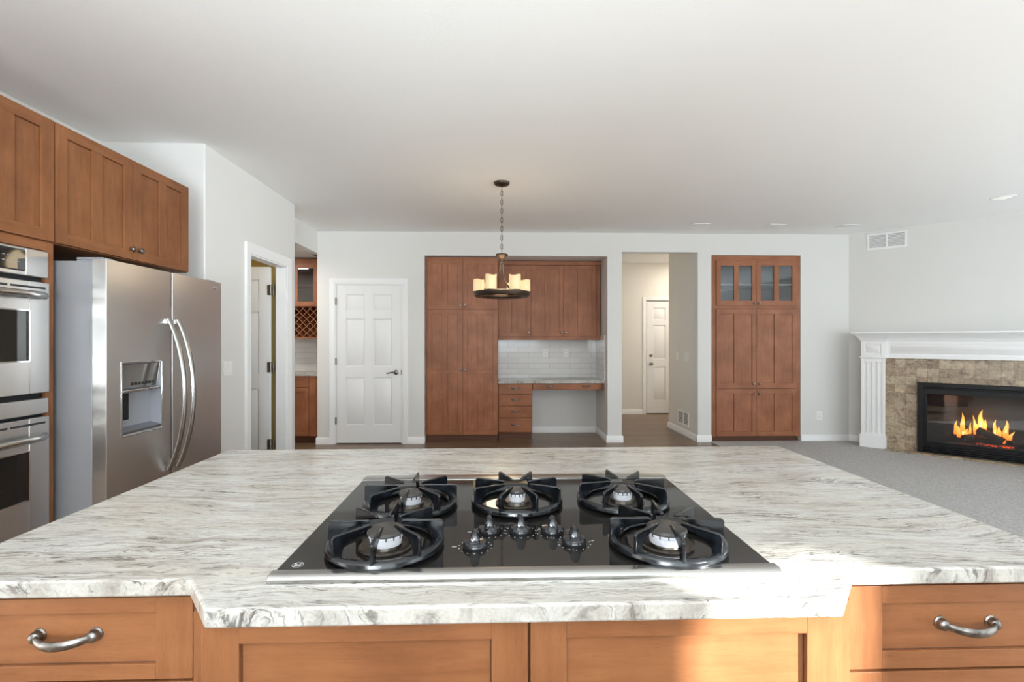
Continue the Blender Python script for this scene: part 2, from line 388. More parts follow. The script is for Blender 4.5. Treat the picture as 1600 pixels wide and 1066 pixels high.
# diagonal wall and the rest of the living room
DL = 2.63
C0 = (4.64, YW)
DIAG = Matrix.Translation((C0[0], C0[1], 0)) @ Matrix.Rotation(-PI/4, 4, 'Z')
def at_diag(o): o.location = (C0[0], C0[1], 0); o.rotation_euler = (0, 0, -PI/4); WM[o] = DIAG; return o
o = MB().box(-.06, DL+.2, 0, .12, 0, HC).build('wall_diagonal', WALL, kind='structure'); at_diag(o)
holes = [(a, b, c, d) for a, b, c, d in WIN_RIGHT]
us = sorted({YB, YW-1.8} | {h[0] for h in holes} | {h[1] for h in holes}); vs = sorted({0, HC} | {h[2] for h in holes} | {h[3] for h in holes})
wall_grid(us, vs, rects_solid(holes), XR, XR+.14, 'X').build('wall_right', WALL, kind='structure', weld=True)
holes = [(a, b, c, d) for a, b, c, d in WIN_BACK]
us = sorted({-2.92, XR+.14} | {h[0] for h in holes} | {h[1] for h in holes}); vs = sorted({0, HC} | {h[2] for h in holes} | {h[3] for h in holes})
wall_grid(us, vs, rects_solid(holes), YB, YB-.14, 'Y').build('wall_front', WALL, kind='structure', weld=True)
k = 0
for (a, b, z0, z1) in WIN_BACK:
    k += 1; r = struct('window_%d' % k); f = MB(); y = YB-.08
    f.box(a, a+.04, y-.03, y+.03, z0, z1).box(b-.04, b, y-.03, y+.03, z0, z1).box(a+.04, b-.04, y-.03, y+.03, z0, z0+.04).box(a+.04, b-.04, y-.03, y+.03, z1-.04, z1)
    f.build('window_frame', TRIM, r); MB().box(a+.04, b-.04, y-.003, y+.003, z0+.04, z1-.04).build('window_pane', PANE, r)
for (a, b, z0, z1) in WIN_RIGHT:
    k += 1; r = struct('window_%d' % k); f = MB(); x = XR+.08
    f.box(x-.03, x+.03, a, a+.04, z0, z1).box(x-.03, x+.03, b-.04, b, z0, z1).box(x-.03, x+.03, a+.04, b-.04, z0, z0+.04).box(x-.03, x+.03, a+.04, b-.04, z1-.04, z1)
    f.build('window_frame', TRIM, r); MB().box(x-.003, x+.003, a+.04, b-.04, z0+.04, z1-.04).build('window_pane', PANE, r)

sbox('sun_blocker', HALLW, 9.2, 9.4, -2.5, 4.5, -.1, 4.2)  # unseen slab added outside the right windows to block low sun
# baseboards
def baseboard(name, x0, y0, x1, y1, side):
    """along the segment; side = unit vector into the room"""
    d = Vector((x1-x0, y1-y0, 0)); nrm = Vector((*side, 0)); P0 = Vector((x0, y0, 0)); t = .014
    prof = [(0, 0), (t, 0), (t, .072), (t*.35, .088), (0, .088)]
    rings = [[tuple(P0 + d*q + nrm*a + Vector((0, 0, z))) for a, z in prof] for q in (0, 1)]
    return MB().loft(rings).build(name, TRIM, kind='structure')
baseboard('baseboard_back_left', -2.31, YW, -2.14, YW, (0, -1))
baseboard('baseboard_back_pier', -1.15, YW, -.93, YW, (0, -1))
baseboard('baseboard_back_middle', 1.416, YW, 1.637, YW, (0, -1))
baseboard('baseboard_back_post', 2.606, YW, 2.803, YW, (0, -1))
baseboard('baseboard_back_right', 3.994, YW, 4.65, YW, (0, -1))
baseboard('baseboard_niche', .47, 6.9, 1.43, 6.9, (0, -1))
baseboard('baseboard_niche_right', 1.43, YW, 1.43, 6.9, (-1, 0))
baseboard('baseboard_hall_jamb', 2.62, YW-.01, 2.62, 7.284, (-1, 0))
baseboard('baseboard_hall', 1.62, 8.6, 2.62, 8.6, (0, -1))
baseboard('baseboard_left_near', -2.086, 3.49, -2.086, 4.04, (1, 0))
baseboard('baseboard_left_far', -2.086, 4.925, -2.086, 5.034, (1, 0))
o = baseboard('baseboard_diagonal', 0, 0, .30, 0, (0, -1)); at_diag(o)

# six-panel doors and their casings
def six_panel(mb, u0, u1, z0, z1, P, t=.035):
    """P maps (u, z, out) to world; front at out = t"""
    W = u1-u0; st = .105*W/.8+.012; mid = st*.95; pw = (W-2*st-mid)/2; H = z1-z0
    rails = [z0, z0+.115*H, z0+.415*H, z0+.475*H+.02, z0+.785*H, z0+.835*H, z0+.94*H, z1]
    def b(a, c, d, e, o0, o1):
        p, q = P(a, d, o0), P(c, e, o1); mb.box(p[0], q[0], p[1], q[1], p[2], q[2])
    cols = [(u0+st, u0+st+pw), (u1-st-pw, u1-st)]
    b(u0, u0+st, z0, z1, 0, t); b(u1-st, u1, z0, z1, 0, t); b(u0+st+pw, u1-st-pw, z0, z1, 0, t)
    for (a, c) in cols:
        for k in (0, 2, 4, 6): b(a, c, rails[k], rails[k+1], 0, t)
        for k in (1, 3, 5):
            d, e = rails[k], rails[k+1]; b(a, c, d, e, 0, t-.014)
            s_ = .014; g = .040
            mb.loft([[P(a+s_, d+s_, t-.014), P(c-s_, d+s_, t-.014), P(c-s_, e-s_, t-.014), P(a+s_, e-s_, t-.014)],
                     [P(a+g, d+g, t-.002), P(c-g, d+g, t-.002), P(c-g, e-g, t-.002), P(a+g, e-g, t-.002)]])
def casing(name, u0, u1, z1, w_, P, z0=0):
    mb = MB()
    def prof(u_in, u_out):
        return [(u_in, 0), (u_in, .009), (u_in+(u_out-u_in)*.35, .013), (u_in+(u_out-u_in)*.8, .018), (u_out, .018), (u_out, 0)]
    for ui, uo in ((u0, u0-w_), (u1, u1+w_)):
        rings = []
        for z, ext in ((z0, 0), (z1, 1)):
            rings.append([P(u, z + (abs(u-ui) if ext else 0), o_) for u, o_ in prof(ui, uo)])
        mb.loft(rings)
    rings = []
    for ui, sg in ((u0, -1), (u1, 1)):
        rings.append([P(ui + sg*h, z1+h, o_) for h, o_ in [(abs(a), b) for a, b in prof(0, w_)]])
    mb.loft(rings)
    return mb.build(name, TRIM, kind='structure')
PY = lambda y: (lambda u, z, o_: (u, y-o_, z))
PX = lambda x: (lambda u, z, o_: (x+o_, u, z))

# pantry door (closed) on the back wall
d = struct('door_1', (-1.645, YW, 0))
mb = MB(); six_panel(mb, -2.058, -1.232, .012, 2.040, PY(YW+.045)); mb.build('door_leaf', DOORW, d, bevel=.0015)
MB().box(-2.075, -2.060, YW+.001, YW+.119, 0, 2.055).box(-1.230, -1.215, YW+.001, YW+.119, 0, 2.055).box(-2.06, -1.23, YW+.001, YW+.119, 2.042, 2.055).build('door_jamb', TRIM, d)
for z in (1.83, 1.06, .30):
    MB().box(-2.071, -2.052, YW-.004, YW+.009, z-.045, z+.045).lathe([(.006, z-.046), (.006, z+.046)], (-2.062, YW-.004, 0)).build('hinge', HINGE, d)
hz = .918
h = MB().lathe([(.032, 0), (.032, -.006), (.026, -.011), (.011, -.013), (.011, -.045), (0, -.045)], (-1.30, YW+.01, hz), 'Y')
h.tube([(-1.30, YW-.034, hz), (-1.335, YW-.037, hz+.004), (-1.37, YW-.037, hz-.004), (-1.40, YW-.036, hz-.012), (-1.415, YW-.033, hz-.008)], [.010, .009, .008, .0075, .006])
h.build('door_handle', PEWTER, d)
MB().box(-1.236, -1.224, YW-.002, YW+.012, hz-.03, hz+.03).build('strike_plate', HINGE, d)
casing('trim_1', -2.075, -1.215, 2.055, .065, PY(YW))
sbox('wall_closet', HALLW, -2.19, -1.06, 6.33, 6.36, 0, 2.3)

# open door into the yellow room
d = struct('door_2', (-2.21, 4.8, 0))
mb = MB(); six_panel(mb, -2.931, -2.224, .012, 2.045, PY(4.800)); mb.build('door_leaf', DOORW, d, bevel=.0015)
for z in (1.82, 1.064, .31):
    MB().box(-2.246, -2.184, 4.757, 4.765, z-.05, z+.05).lathe([(.008, z-.052), (.008, z+.052)], (-2.214, 4.758, 0)).build('hinge', HINGE, d, bevel=.002)
MB().box(-2.185, -2.087, 4.12, 4.133, 0, 2.06).box(-2.185, -2.087, 4.807, 4.82, 0, 2.06).box(-2.185, -2.087, 4.133, 4.807, 2.047, 2.06).build('door_jamb', TRIM, d)
casing('trim_2', 4.12, 4.82, 2.06, .085, PX(-2.086))
# entry door at the end of the hall
d = struct('door_3', (3.1, 8.6, 0))
mb = MB(); six_panel(mb, 2.705, 3.505, .012, 2.040, PY(8.645)); mb.build('door_leaf', DOORW, d, bevel=.0015)
for z, r in ((1.06, .030), (.905, .030)):
    k_ = MB().lathe([(r, 0), (r, -.008), (.018, -.012), (.012, -.02)] + ([(.012, -.035), (.027, -.045), (.027, -.06), (.012, -.068), (0, -.068)] if z < 1 else [(.012, -.03), (0, -.03)]), (2.78, 8.61, z), 'Y')
    k_.build('door_knob' if z < 1 else 'deadbolt', PEWTER, d)
casing('trim_3', 2.69, 3.52, 2.055, .06, PY(8.6))
sbox('wall_outside', HALLW, 2.5, 3.7, 8.73, 8.76, 0, 2.4)

# ------------------------------------------------------------------ cabinet helpers
def mapper(axis, pos):
    if axis == 'Y-': return lambda u, v, o_: (u, pos-o_, v)
    return lambda u, v, o_: (pos+o_, u, v)
def pbox(mb, P, u0, u1, v0, v1, o0, o1, mi=0):
    a, b = P(u0, v0, o0), P(u1, v1, o1); mb.box(a[0], b[0], a[1], b[1], a[2], b[2], mi)
def shaker(name, parent, P, u0, u1, v0, v1, cols=1, rows=(), st=.058, rail=.058, mid=.055, th=.02, rec=.008, mats=None, glass=None, bevel=.0012, pmi=0):
    mb = MB(); mats = mats or WOOD
    pbox(mb, P, u0, u0+st, v0, v1, 0, th, 0); pbox(mb, P, u1-st, u1, v0, v1, 0, th, 0)
    pbox(mb, P, u0+st, u1-st, v0, v0+rail, 0, th, 1); pbox(mb, P, u0+st, u1-st, v1-rail, v1, 0, th, 1)
    pw = (u1-u0-2*st-(cols-1)*mid)/cols
    vs_ = [v0+rail] + [q for r in rows for q in (r-rail/2, r+rail/2)] + [v1-rail]
    for r in rows: pbox(mb, P, u0+st, u1-st, r-rail/2, r+rail/2, 0, th, 1)
    for k in range(cols):
        a = u0+st+k*(pw+mid)
        for j in range(0, len(vs_), 2):
            if k < cols-1: pbox(mb, P, a+pw, a+pw+mid, vs_[j], vs_[j+1], 0, th-.0004, 0)
            if not glass:
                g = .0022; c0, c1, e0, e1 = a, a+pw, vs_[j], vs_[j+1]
                for q in ((c0, c0+g*.6, e0, e1), (c1-g, c1, e0, e1), (c0+g, c1-g, e0, e0+g*.6), (c0+g, c1-g, e1-g, e1)): pbox(mb, P, *q, .003, th-rec+.0006, 2)  # thin strips with painted shade, wider at top and right
            if not glass: pbox(mb, P, a-.001, a+pw+.001, vs_[j]-.001, vs_[j+1]+.001, .003, th-rec, pmi)
    o = mb.build(name, mats, parent, bevel=bevel)
    if glass:
        for k in range(cols):
            a = u0+st+k*(pw+mid); g = MB(); pbox(g, P, a-.004, a+pw+.004, v0+rail-.004, v1-rail+.004, .006, .010); g.build('glass_pane', glass, o)
    return o
def knob(parent, P, u, v, o0=.02, r=.015):
    prof = [(.007, 0), (.006, .012), (.010, .016), (r, .020), (r, .025), (r*.75, .030), (0, .0315)]
    rings = []
    for rr, h in prof:
        rings.append([P(u+max(rr, 1e-5)*math.cos(2*PI*k/20), v+max(rr, 1e-5)*math.sin(2*PI*k/20), o0+h) for k in range(20)])
    return MB().loft(rings).build('knob', PEWTER, parent)
def pull(parent, P, u, v, o0=.02, half=.050, flip=1, k=1.0):
    """arched pull: two domed feet and a bar that bows out and down"""
    mb = MB()
    for s_ in (-1, 1):
        rings = []
        for rr, h in [(.0120, 0), (.0120, .002), (.0100, .004), (.0100, .010), (.0085, .0135), (.005, .0155), (0, .016)]:
            rings.append([P(u+s_*half*k+max(rr, 1e-5)*k*math.cos(2*PI*j/16), v+max(rr, 1e-5)*k*math.sin(2*PI*j/16), o0+h*k) for j in range(16)])
        mb.loft(rings)
    pts, rs = [], []
    for j in range(25):
        t = j/24*2-1; e = abs(t)
        lobe = (1-t*t)
        sag = -.0045*lobe
        pts.append(P(u+t*half*k, v+sag*k, o0+(.007+.022*lobe**.75)*k)); rs.append((.0045+.0022*lobe**.7)*k)
    mb.tube(pts, rs, 12, (.75, 1.2))
    return mb.build('handle', PEWTER, parent)

# ------------------------------------------------------------------ kitchen island
TOP = .93
isl_y = 1.752
poly = [(-.962, .802), (-.503, .802), (-.425, .710), (.523, .710), (.606, .802), (1.045, .802), (1.045, isl_y), (-.962, isl_y)]
ct = MB().prism(poly, TOP-.029, TOP).build('countertop', STONE, bevel=.004, seg=3)
tag(ct, 'pale streaked stone worktop with a stepped front, on the kitchen island', 'countertop')
yb = 1.42
def base_unit(name, label, x0, x1, yf):
    t = thing(name, label, 'cabinet', ((x0+x1)/2, (yf+yb)/2, 0), group='island base cabinets')
    b = MB(); b.box(x0, x1, yf, yb, .10, TOP-.0295); b.build('cabinet_body', WOOD, t)
    MB().box(x0+.002, x1-.002, yf+.07, yb-.01, 0, .10).build('toe_kick', KICK, t)
    return t
t = base_unit('drawer_cabinet', 'island cabinet with drawers under the left end of the stone worktop', -.938, -.4705, .845)
P = mapper('Y-', .845)
for v0, v1 in ((.751, .889), (.475, .746), (.115, .470)):
    dr = shaker('drawer', t, P, -.932, -.513, v0, v1, st=.061, rail=.026, rec=.006, bevel=.0015, pmi=1)
    pull(dr, P, -.7225, (v0+v1)/2+.006, .0135, .0475, 1, .98)
MB().box(-.512, -.4755, .826, .844, .10, TOP-.031).build('end_filler', KICK, t)
t = base_unit('drawer_cabinet', 'island cabinet with drawers under the right end of the stone worktop, partly in sunlight', .569, 1.022, .845)
for v0, v1 in ((.742, .888), (.475, .737), (.115, .470)):
    dr = shaker('drawer', t, P, .617, 1.018, v0, v1, st=.061, rail=.031, rec=.006, bevel=.0015, pmi=1)
    pull(dr, P, .834, (v0+v1)/2+.004, .0135, .0475, -1, .98)
MB().box(.573, .616, .832, .844, .10, TOP-.031).build('end_filler', WV, t)
t = base_unit('cooktop_cabinet', 'wide island cabinet with two framed doors below the cooktop', -.4695, .568, .757)
P = mapper('Y-', .757)
shaker('door', t, P, -.446, .047, .115, .894, st=.056, rail=.032, rec=.009, bevel=.0015, pmi=1)
shaker('door', t, P, .051, .541, .115, .894, st=.056, rail=.032, rec=.009, bevel=.0015, pmi=1)

# ------------------------------------------------------------------ cooktop
ck = thing('gas_cooktop', 'black glass five burner gas cooktop set into the stone worktop', 'cooktop', (.05, 1.06, TOP))
X0, X1 = -.369, .471; Zg = .938
MB().box(X0, X1, .805, 1.322, TOP+.0003, Zg).build('glass_top', GLASSK, ck, bevel=.002)
MB().prism_x([(.780, TOP+.0003), (.779, TOP+.006), (.783, TOP+.0105), (.790, TOP+.0125), (.8045, TOP+.012), (.8045, TOP+.0003)], X0-.001, X1+.001).build('front_trim', STEELT, ck, bevel=.001)
MB().prism_x([(1.3225, TOP+.0003), (1.3225, TOP+.010), (1.340, TOP+.0115), (1.372, TOP+.009), (1.380, TOP+.0003)], X0, X1).build('rear_trim', STEELT, ck, bevel=.001)
burn = [(-.207, .900, .033, .3), (-.200, 1.120, .026, .1), (.046, 1.130, .022, 22.5), (.298, 1.135, .024, 8), (.318, .893, .036, -4)]
for (bx, by, br_, a0) in burn:
    R = .105
    b = MB().lathe([(.050, Zg), (.050, Zg+.003), (.046, Zg+.005), (.040, Zg+.002), (.030, Zg+.002), (.028, Zg+.008)], (bx, by, 0), seg=36).build('burner', BRASS, ck)
    hd = MB().lathe([(br_*.86, Zg+.006), (br_*.90, Zg+.020), (br_*.96, Zg+.0215), (br_*.96, Zg+.026)], (bx, by, 0), seg=36)
    hd.build('burner_head', ALU, b)
    cp = MB().lathe([(br_*1.0, Zg+.0262), (br_*1.04, Zg+.0285), (br_*.97, Zg+.0335), (br_*.5, Zg+.036), (0, Zg+.0362)], (bx, by, 0), seg=36)
    for k in range(14):
        a = 2*PI*k/14; ca, sa = math.cos(a), math.sin(a); r0, r1, q = br_*.9, br_*.985, .0011
        cp.loft([[(bx+ca*r_-sa*s_*q, by+sa*r_+ca*s_*q, z) for r_, s_ in ((r0, -1), (r1, -1), (r1, 1), (r0, 1))] for z in (Zg+.0205, Zg+.0262)])
    cp.build('burner_cap', CAP, b)
    g = MB()
    # ring: rounded cast band
    prof = [(R-.020, .001), (R-.001, .001), (R+.003, .006), (R+.001, .014), (R-.004, .0175), (R-.010, .0165), (R-.020, .009), (R-.022, .005)]
    rings = []
    for k in range(57):
        a = 2*PI*k/56; rings.append([(bx+r_*math.cos(a), by+r_*math.sin(a), Zg+z) for r_, z in prof])
    g.loft(rings, cap=False)
    for k in range(8):
        a = math.radians(a0+45*k); ca, sa = math.cos(a), math.sin(a)
        pf = [(R+.001, .004), (R+.0015, .046), (R-.004, .0495), (.034, .0500), (.029, .0475), (.030, .0440), (.055, .0385), (R-.030, .0330), (R-.020, .0250), (R-.015, .006)]
        rings = []
        for sgn, sh in ((-1, .55), (-1, 1), (1, 1), (1, .55)):
            q = .0036*sgn*sh
            rings.append(q)
        # fin with a chamfered top edge: thick body, thin rim
        core = []
        for q in (-.0030, .0030): core.append([(bx+ca*r_-sa*q, by+sa*r_+ca*q, Zg+z) for r_, z in pf])
        g.loft(core)
    g.build('grate', IRON, ck, bevel=.0016)
for (kx, ky) in [(-.041, .893), (-.016, .962), (.047, .960), (.110, .958), (.145, .903)]:
    kb = MB().lathe([(.0225, Zg), (.0235, Zg+.003), (.0235, Zg+.006), (.0205, Zg+.0105), (.008, Zg+.0125), (0, Zg+.0128)], (kx, ky, 0), seg=36)
    rings = []
    for yo, h_, wv in ((-.0207, .009, .0098), (-.0200, .022, .0102), (-.0165, .030, .0100), (-.008, .0335, .0094), (.004, .0335, .0086), (.012, .029, .0078), (.0170, .020, .0070), (.0195, .009, .0060)):
        rings.append([(kx+sx*wv, ky+yo, Zg+.004+zq*(h_-.004)) for sx, zq in ((-1, 0), (-.95, .45), (-.72, .80), (-.36, .97), (0, 1), (.36, .97), (.72, .80), (.95, .45), (1, 0))])
    kb.loft(rings)
    kb.build('control_knob', BLACK, ck)
    dots = MB()
    for k in range(11):
        a = math.radians(-215+25*k); r_ = .0305
        dots.lathe([(.0011, Zg+.0001), (.0011, Zg+.0003)], (kx+r_*math.cos(a), ky+r_*math.sin(a), 0), seg=8)
    dots.box(kx-.043, kx-.034, ky-.0007, ky+.0007, Zg+.0001, Zg+.0003) if kx < 0 else dots.box(kx+.034, kx+.040, ky+.009, ky+.0102, Zg+.0001, Zg+.0003)
    dots.build('dial_markings', MARK, ck)
# round script emblem printed on the front left corner
lg = MB(); lx, ly, zz = -.340, .829, Zg+.0004
lg.torus((lx, ly, zz), .0092, .0004, 32, 6, .4)
def script(pts): lg.tube([(lx+a, ly+b, zz) for a, b in pts], .0004, 6)
script([(-.001+.0024*math.cos(t)-.002, .003*math.sin(t)) for t in [(.6+5.2*k/14) for k in range(15)]]); script([(-.0015, -.0005), (.0003, -.0003), (-.0002, -.0040), (-.0030, -.0050)])
script([(.0048, .0026), (.0034, .0036), (.0020, .0018), (.0030, .0002), (.0018, -.0004), (.0014, -.0022), (.0030, -.0034), (.0052, -.0018)])
for k in range(4):
    a = PI/4+k*PI/2; lg.tube([(lx+.0092*math.cos(a), ly+.0092*math.sin(a), zz), (lx+.0070*math.cos(a+.25), ly+.0070*math.sin(a+.25), zz), (lx+.0062*math.cos(a-.15), ly+.0062*math.sin(a-.15), zz)], .0004, 6)
lg.build('emblem', MARK, ck)

# ------------------------------------------------------------------ left run: cabinets, ovens, fridge
FX = -2.03
P = mapper('X+', FX)
t = thing('fridge_wall_cabinet', 'two-door wooden wall cabinet hung above the fridge', 'cabinet', (-2.4, 2.73, 1.765))
MB().box(-2.79, FX, 2.246, 3.205, 1.765, 2.322).build('cabinet_body', WOOD, t, bevel=.001)
for u0, u1, ku in ((2.249, 2.713, 2.690), (2.717, 3.190, 2.752)):
    dr = shaker('door', t, P, u0, u1, 1.769, 2.318, 2, st=.06, rail=.052, mid=.062, rec=.009); knob(dr, P, ku, 1.823)
t = thing('oven_cabinet', 'tall wooden oven housing at the left edge, doors above the double oven', 'cabinet', (-2.4, 1.82, 0))
b = MB(); b.box(-2.79, FX, 1.40, 2.244, 1.745, 2.322).box(-2.79, FX, 1.40, 2.244, .10, .34).box(-2.79, FX, 1.40, 1.435, .34, 1.745).box(-2.79, FX, 2.208, 2.244, .34, 1.745).box(-2.79, -2.77, 1.435, 2.208, .34, 1.745)
b.box(FX, FX+.014, 2.2065, 2.244, .10, 1.762).box(FX, FX+.014, 1.40, 1.4375, .10, 1.762).box(FX, FX+.014, 1.4375, 2.2065, 1.722, 1.762, 1)
b.build('cabinet_body', WOOD, t, bevel=.001)
MB().box(-2.73, FX-.06, 1.41, 2.234, 0, .10).build('toe_kick', KICK, t)
for u0, u1, ku in ((1.403, 1.820, 1.79), (1.824, 2.241, 1.85)):
    dr = shaker('door', t, P, u0, u1, 1.769, 2.318, 2, st=.06, rail=.052, mid=.062, rec=.009); knob(dr, P, ku, 1.823)
ov = thing('double_oven', 'stainless double wall oven in the tall cabinet at the left edge', 'oven', (-2.2, 1.82, .36))
OY0, OY1 = 1.441, 2.203
MB().box(-2.70, FX-.002, OY0+.02, OY1-.02, .345, 1.718).box(FX-.002, FX+.002, OY0+.004, OY1-.004, .352, 1.718).build('oven_body', BLACKM, ov)
def oven_front(name, z0, z1, win=None, xf=FX+.030):
    mb = MB()
    if win:
        wz0, wz1, wy0, wy1 = win
        mb.box(FX+.003, xf, OY0, wy0, z0, z1).box(FX+.003, xf, wy1, OY1, z0, z1).box(FX+.003, xf, wy0, wy1, z0, wz0).box(FX+.003, xf, wy0, wy1, wz1, z1)
    else: mb.box(FX+.003, xf, OY0, OY1, z0, z1)
    return mb
def oven_door(z0, z1, wz0, wz1, hz):
    wy0, wy1 = 1.535, 2.110
    xf = FX+.034
    dmb = oven_front('door', z0, z1, (wz0, wz1, wy0, wy1), xf)
    dr = dmb.build('oven_door', STEEL, ov, bevel=.003)
    MB().box(FX+.004, xf-.004, wy0, wy1, wz0, wz1).build('oven_window', GLASSK, dr)
    rim = MB()
    for a, b_, c_, d_ in ((wy0-.003, wy0+.003, wz0, wz1), (wy1-.003, wy1+.003, wz0, wz1), (wy0, wy1, wz0-.003, wz0+.003), (wy0, wy1, wz1-.003, wz1+.003)): rim.box(xf-.004, xf+.002, a, b_, c_, d_)
    rim.build('window_rim', CHROME, dr)
    v = MB().box(xf-.002, xf+.0008, 2.03, 2.183, z1-.030, z1-.021).box(xf-.002, xf+.0008, 1.87, 2.018, z1-.030, z1-.021).box(xf-.002, xf+.0008, 1.62, 1.86, z1-.030, z1-.021)
    v.build('vent_slot', SLOT, dr)
    hm = MB(); pts = []
    for j in range(21):
        q = j/20*2-1; pts.append((xf+.012+.040*(1-q**4)**.5, 1.822+q*.345, hz))
    hm.tube(pts, .0135, 14, (1, 1.15)); hm.build('door_handle', STEELT, dr)
p = oven_front('panel', 1.598, 1.716, (1.618, 1.704, 1.60, 2.100)).build('control_panel', STEEL, ov, bevel=.004)
MB().box(FX+.003, FX+.031, 1.601, 2.099, 1.619, 1.703).build('display', GLASSK, p, bevel=.002)
mk = MB()
for k in range(6):
    for j in range(2): mk.box(FX+.0309, FX+.0313, 1.96+k*.02, 1.972+k*.02, 1.650+j*.022, 1.653+j*.022)
mk.build('panel_markings', GREYP, p)
oven_door(1.093, 1.577, 1.233, 1.451, 1.517)
oven_front('strip', 1.001, 1.068).build('oven_divider', STEEL, ov, bevel=.003)
oven_door(.380, .987, .638, .850, .905)
# fridge
fr = thing('side_by_side_fridge', 'stainless side by side fridge with dispenser, left of the island', 'fridge', (-2.2, 2.73, 0))
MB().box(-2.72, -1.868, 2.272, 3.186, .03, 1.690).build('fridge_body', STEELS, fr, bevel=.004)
MB().box(-2.60, -1.90, 2.29, 3.17, 0, .06).build('base_grille', BLACKM, fr)
for y_ in (2.285, 3.10): MB().box(-1.95, -1.83, y_, y_+.07, 1.6985, 1.709).box(-1.95, -1.87, y_, y_+.07, 1.690, 1.6985).build('hinge_cover', GREYP, fr, bevel=.003)
def section(y0, y1, r=.018, x0=-1.862, x1=-1.800, bow=.006, rl=True, rr=True):
    pts = [(x0, y0), (x0, y1)]
    out = []
    yy = [y0 + (y1-y0)*k/10 for k in range(11)]
    return pts
def fdoor(y0, y1):
    """closed outline of a door seen from above, front corners rounded, slight crown"""
    x0, x1 = -1.862, -1.800; r = .003; P_ = [(x0, y0)]
    for k in range(7): a = PI/2*k/6; P_.append((x1-r+r*math.sin(a), y0+r-r*math.cos(a)))
    for k in range(7): a = PI/2*k/6; P_.append((x1-r+r*math.cos(a), y1-r+r*math.sin(a)))
    P_.append((x0, y1)); return P_
MB().box(-1.868, -1.845, 2.7055, 2.7165, .08, 1.695).build('door_gasket', BLACKM, fr)
DZ0, DZ1 = .08, 1.698
DY0, DY1, DV0, DV1 = 2.357, 2.634, .857, 1.216
full = fdoor(2.267, 2.705); left = [p_ for p_ in full if p_[1] < 2.36] ; x0, x1 = -1.862, -1.800
lo = [(x0, 2.267)] + [p_ for p_ in full if p_[1] < 2.32 and p_[0] > x0+.001] + [(x1, DY0), (x0, DY0)]
hi = [(x0, DY1), (x1, DY1)] + [p_ for p_ in full if p_[1] > 2.65 and p_[0] > x0+.001] + [(x0, 2.705)]
mb = MB().prism(full, DZ0, DV0).prism(full, DV1, DZ1).prism(lo, DV0, DV1).prism(hi, DV0, DV1)
fz = mb.build('freezer_door', STEEL, fr)
rd = MB().prism(fdoor(2.717, 3.188), DZ0, DZ1).build('fridge_door', STEEL, fr)
rc = MB().box(-1.8615, -1.857, DY0, DY1, DV0, DV1).box(-1.857, -1.802, DY0, DY0+.006, DV0, DV1).box(-1.857, -1.802, DY1-.006, DY1, DV0, DV1).box(-1.857, -1.802, DY0+.006, DY1-.006, DV1-.006, DV1).box(-1.857, -1.800, DY0+.006, DY1-.006, DV0, DV0+.012)
rc = rc.build('dispenser_recess', GREYP, fz)
rim = MB()
for a, b_, c_, d_ in ((DY0-.004, DY0+.004, DV0-.004, DV1+.004), (DY1-.004, DY1+.004, DV0-.004, DV1+.004), (DY0, DY1, DV0-.004, DV0+.004), (DY0, DY1, DV1-.004, DV1+.004)): rim.box(-1.803, -1.797, a, b_, c_, d_)
rim.build('dispenser_rim', CHROME, fz, bevel=.002)
MB().prism_y([(-1.856, 1.205), (-1.804, 1.205), (-1.812, 1.088), (-1.856, 1.088)], DY0+.008, DY1-.008).build('dispenser_panel', CHROME, fz)
mk = MB()
for k in range(7): mk.box(-1.8125, -1.8085, 2.43+k*.024, 2.446+k*.024, 1.100, 1.114)
mk.build('dispenser_buttons', BLACK, fz, bevel=.001)
MB().box(-1.850, -1.798, DY0+.008, DY1-.010, 1.066, 1.080).build('dispenser_lip', CHROME, fz, bevel=.003)
pd = MB().box(-1.850, -1.828, 2.385, 2.440, .93, 1.062)
for k in range(6): pd.box(-1.828, -1.824, 2.390, 2.404, .945+k*.018, .955+k*.018)
pd.build('dispenser_lever', BLACK, fz, bevel=.003)
MB().prism_y([(-1.856, .872), (-1.800, .866), (-1.800, .878), (-1.856, .892)], DY0+.007, DY1-.007).build('drip_tray', TRAY, fz)
for dd, yy, nm in ((fz, 2.672, 0), (rd, 2.748, 1)):
    pts = []
    for j in range(25):
        q = j/24*2-1; pts.append((-1.790+.088*(1-q*q)**.9, yy, 1.028+q*.412))
    hb = MB().tube(pts, .0135, 14, (1.25, .8)).box(-1.801, -1.782, yy-.012, yy+.012, 1.415, 1.440).box(-1.801, -1.782, yy-.012, yy+.012, .614, .640)
    hb.build('door_handle', STEELT, dd, bevel=.001)
bd = MB(); yy, zz = 3.118, 1.658
rings = []
for sx, hx in ((1, 0), (1, .003), (.8, .0045)): rings.append([(-1.8005+hx, yy+.021*sx*math.cos(2*PI*k/28), zz+.0105*sx*math.sin(2*PI*k/28)) for k in range(28)])
bd.loft(rings)
sw = bd.build('badge', CHROME, rd)
MB().tube([(-1.7955, yy-.013, zz-.001), (-1.7952, yy-.006, zz+.004), (-1.7952, yy+.004, zz+.003), (-1.7955, yy+.012, zz-.003)], .0012, 6).build('badge_mark', GREYP, sw)

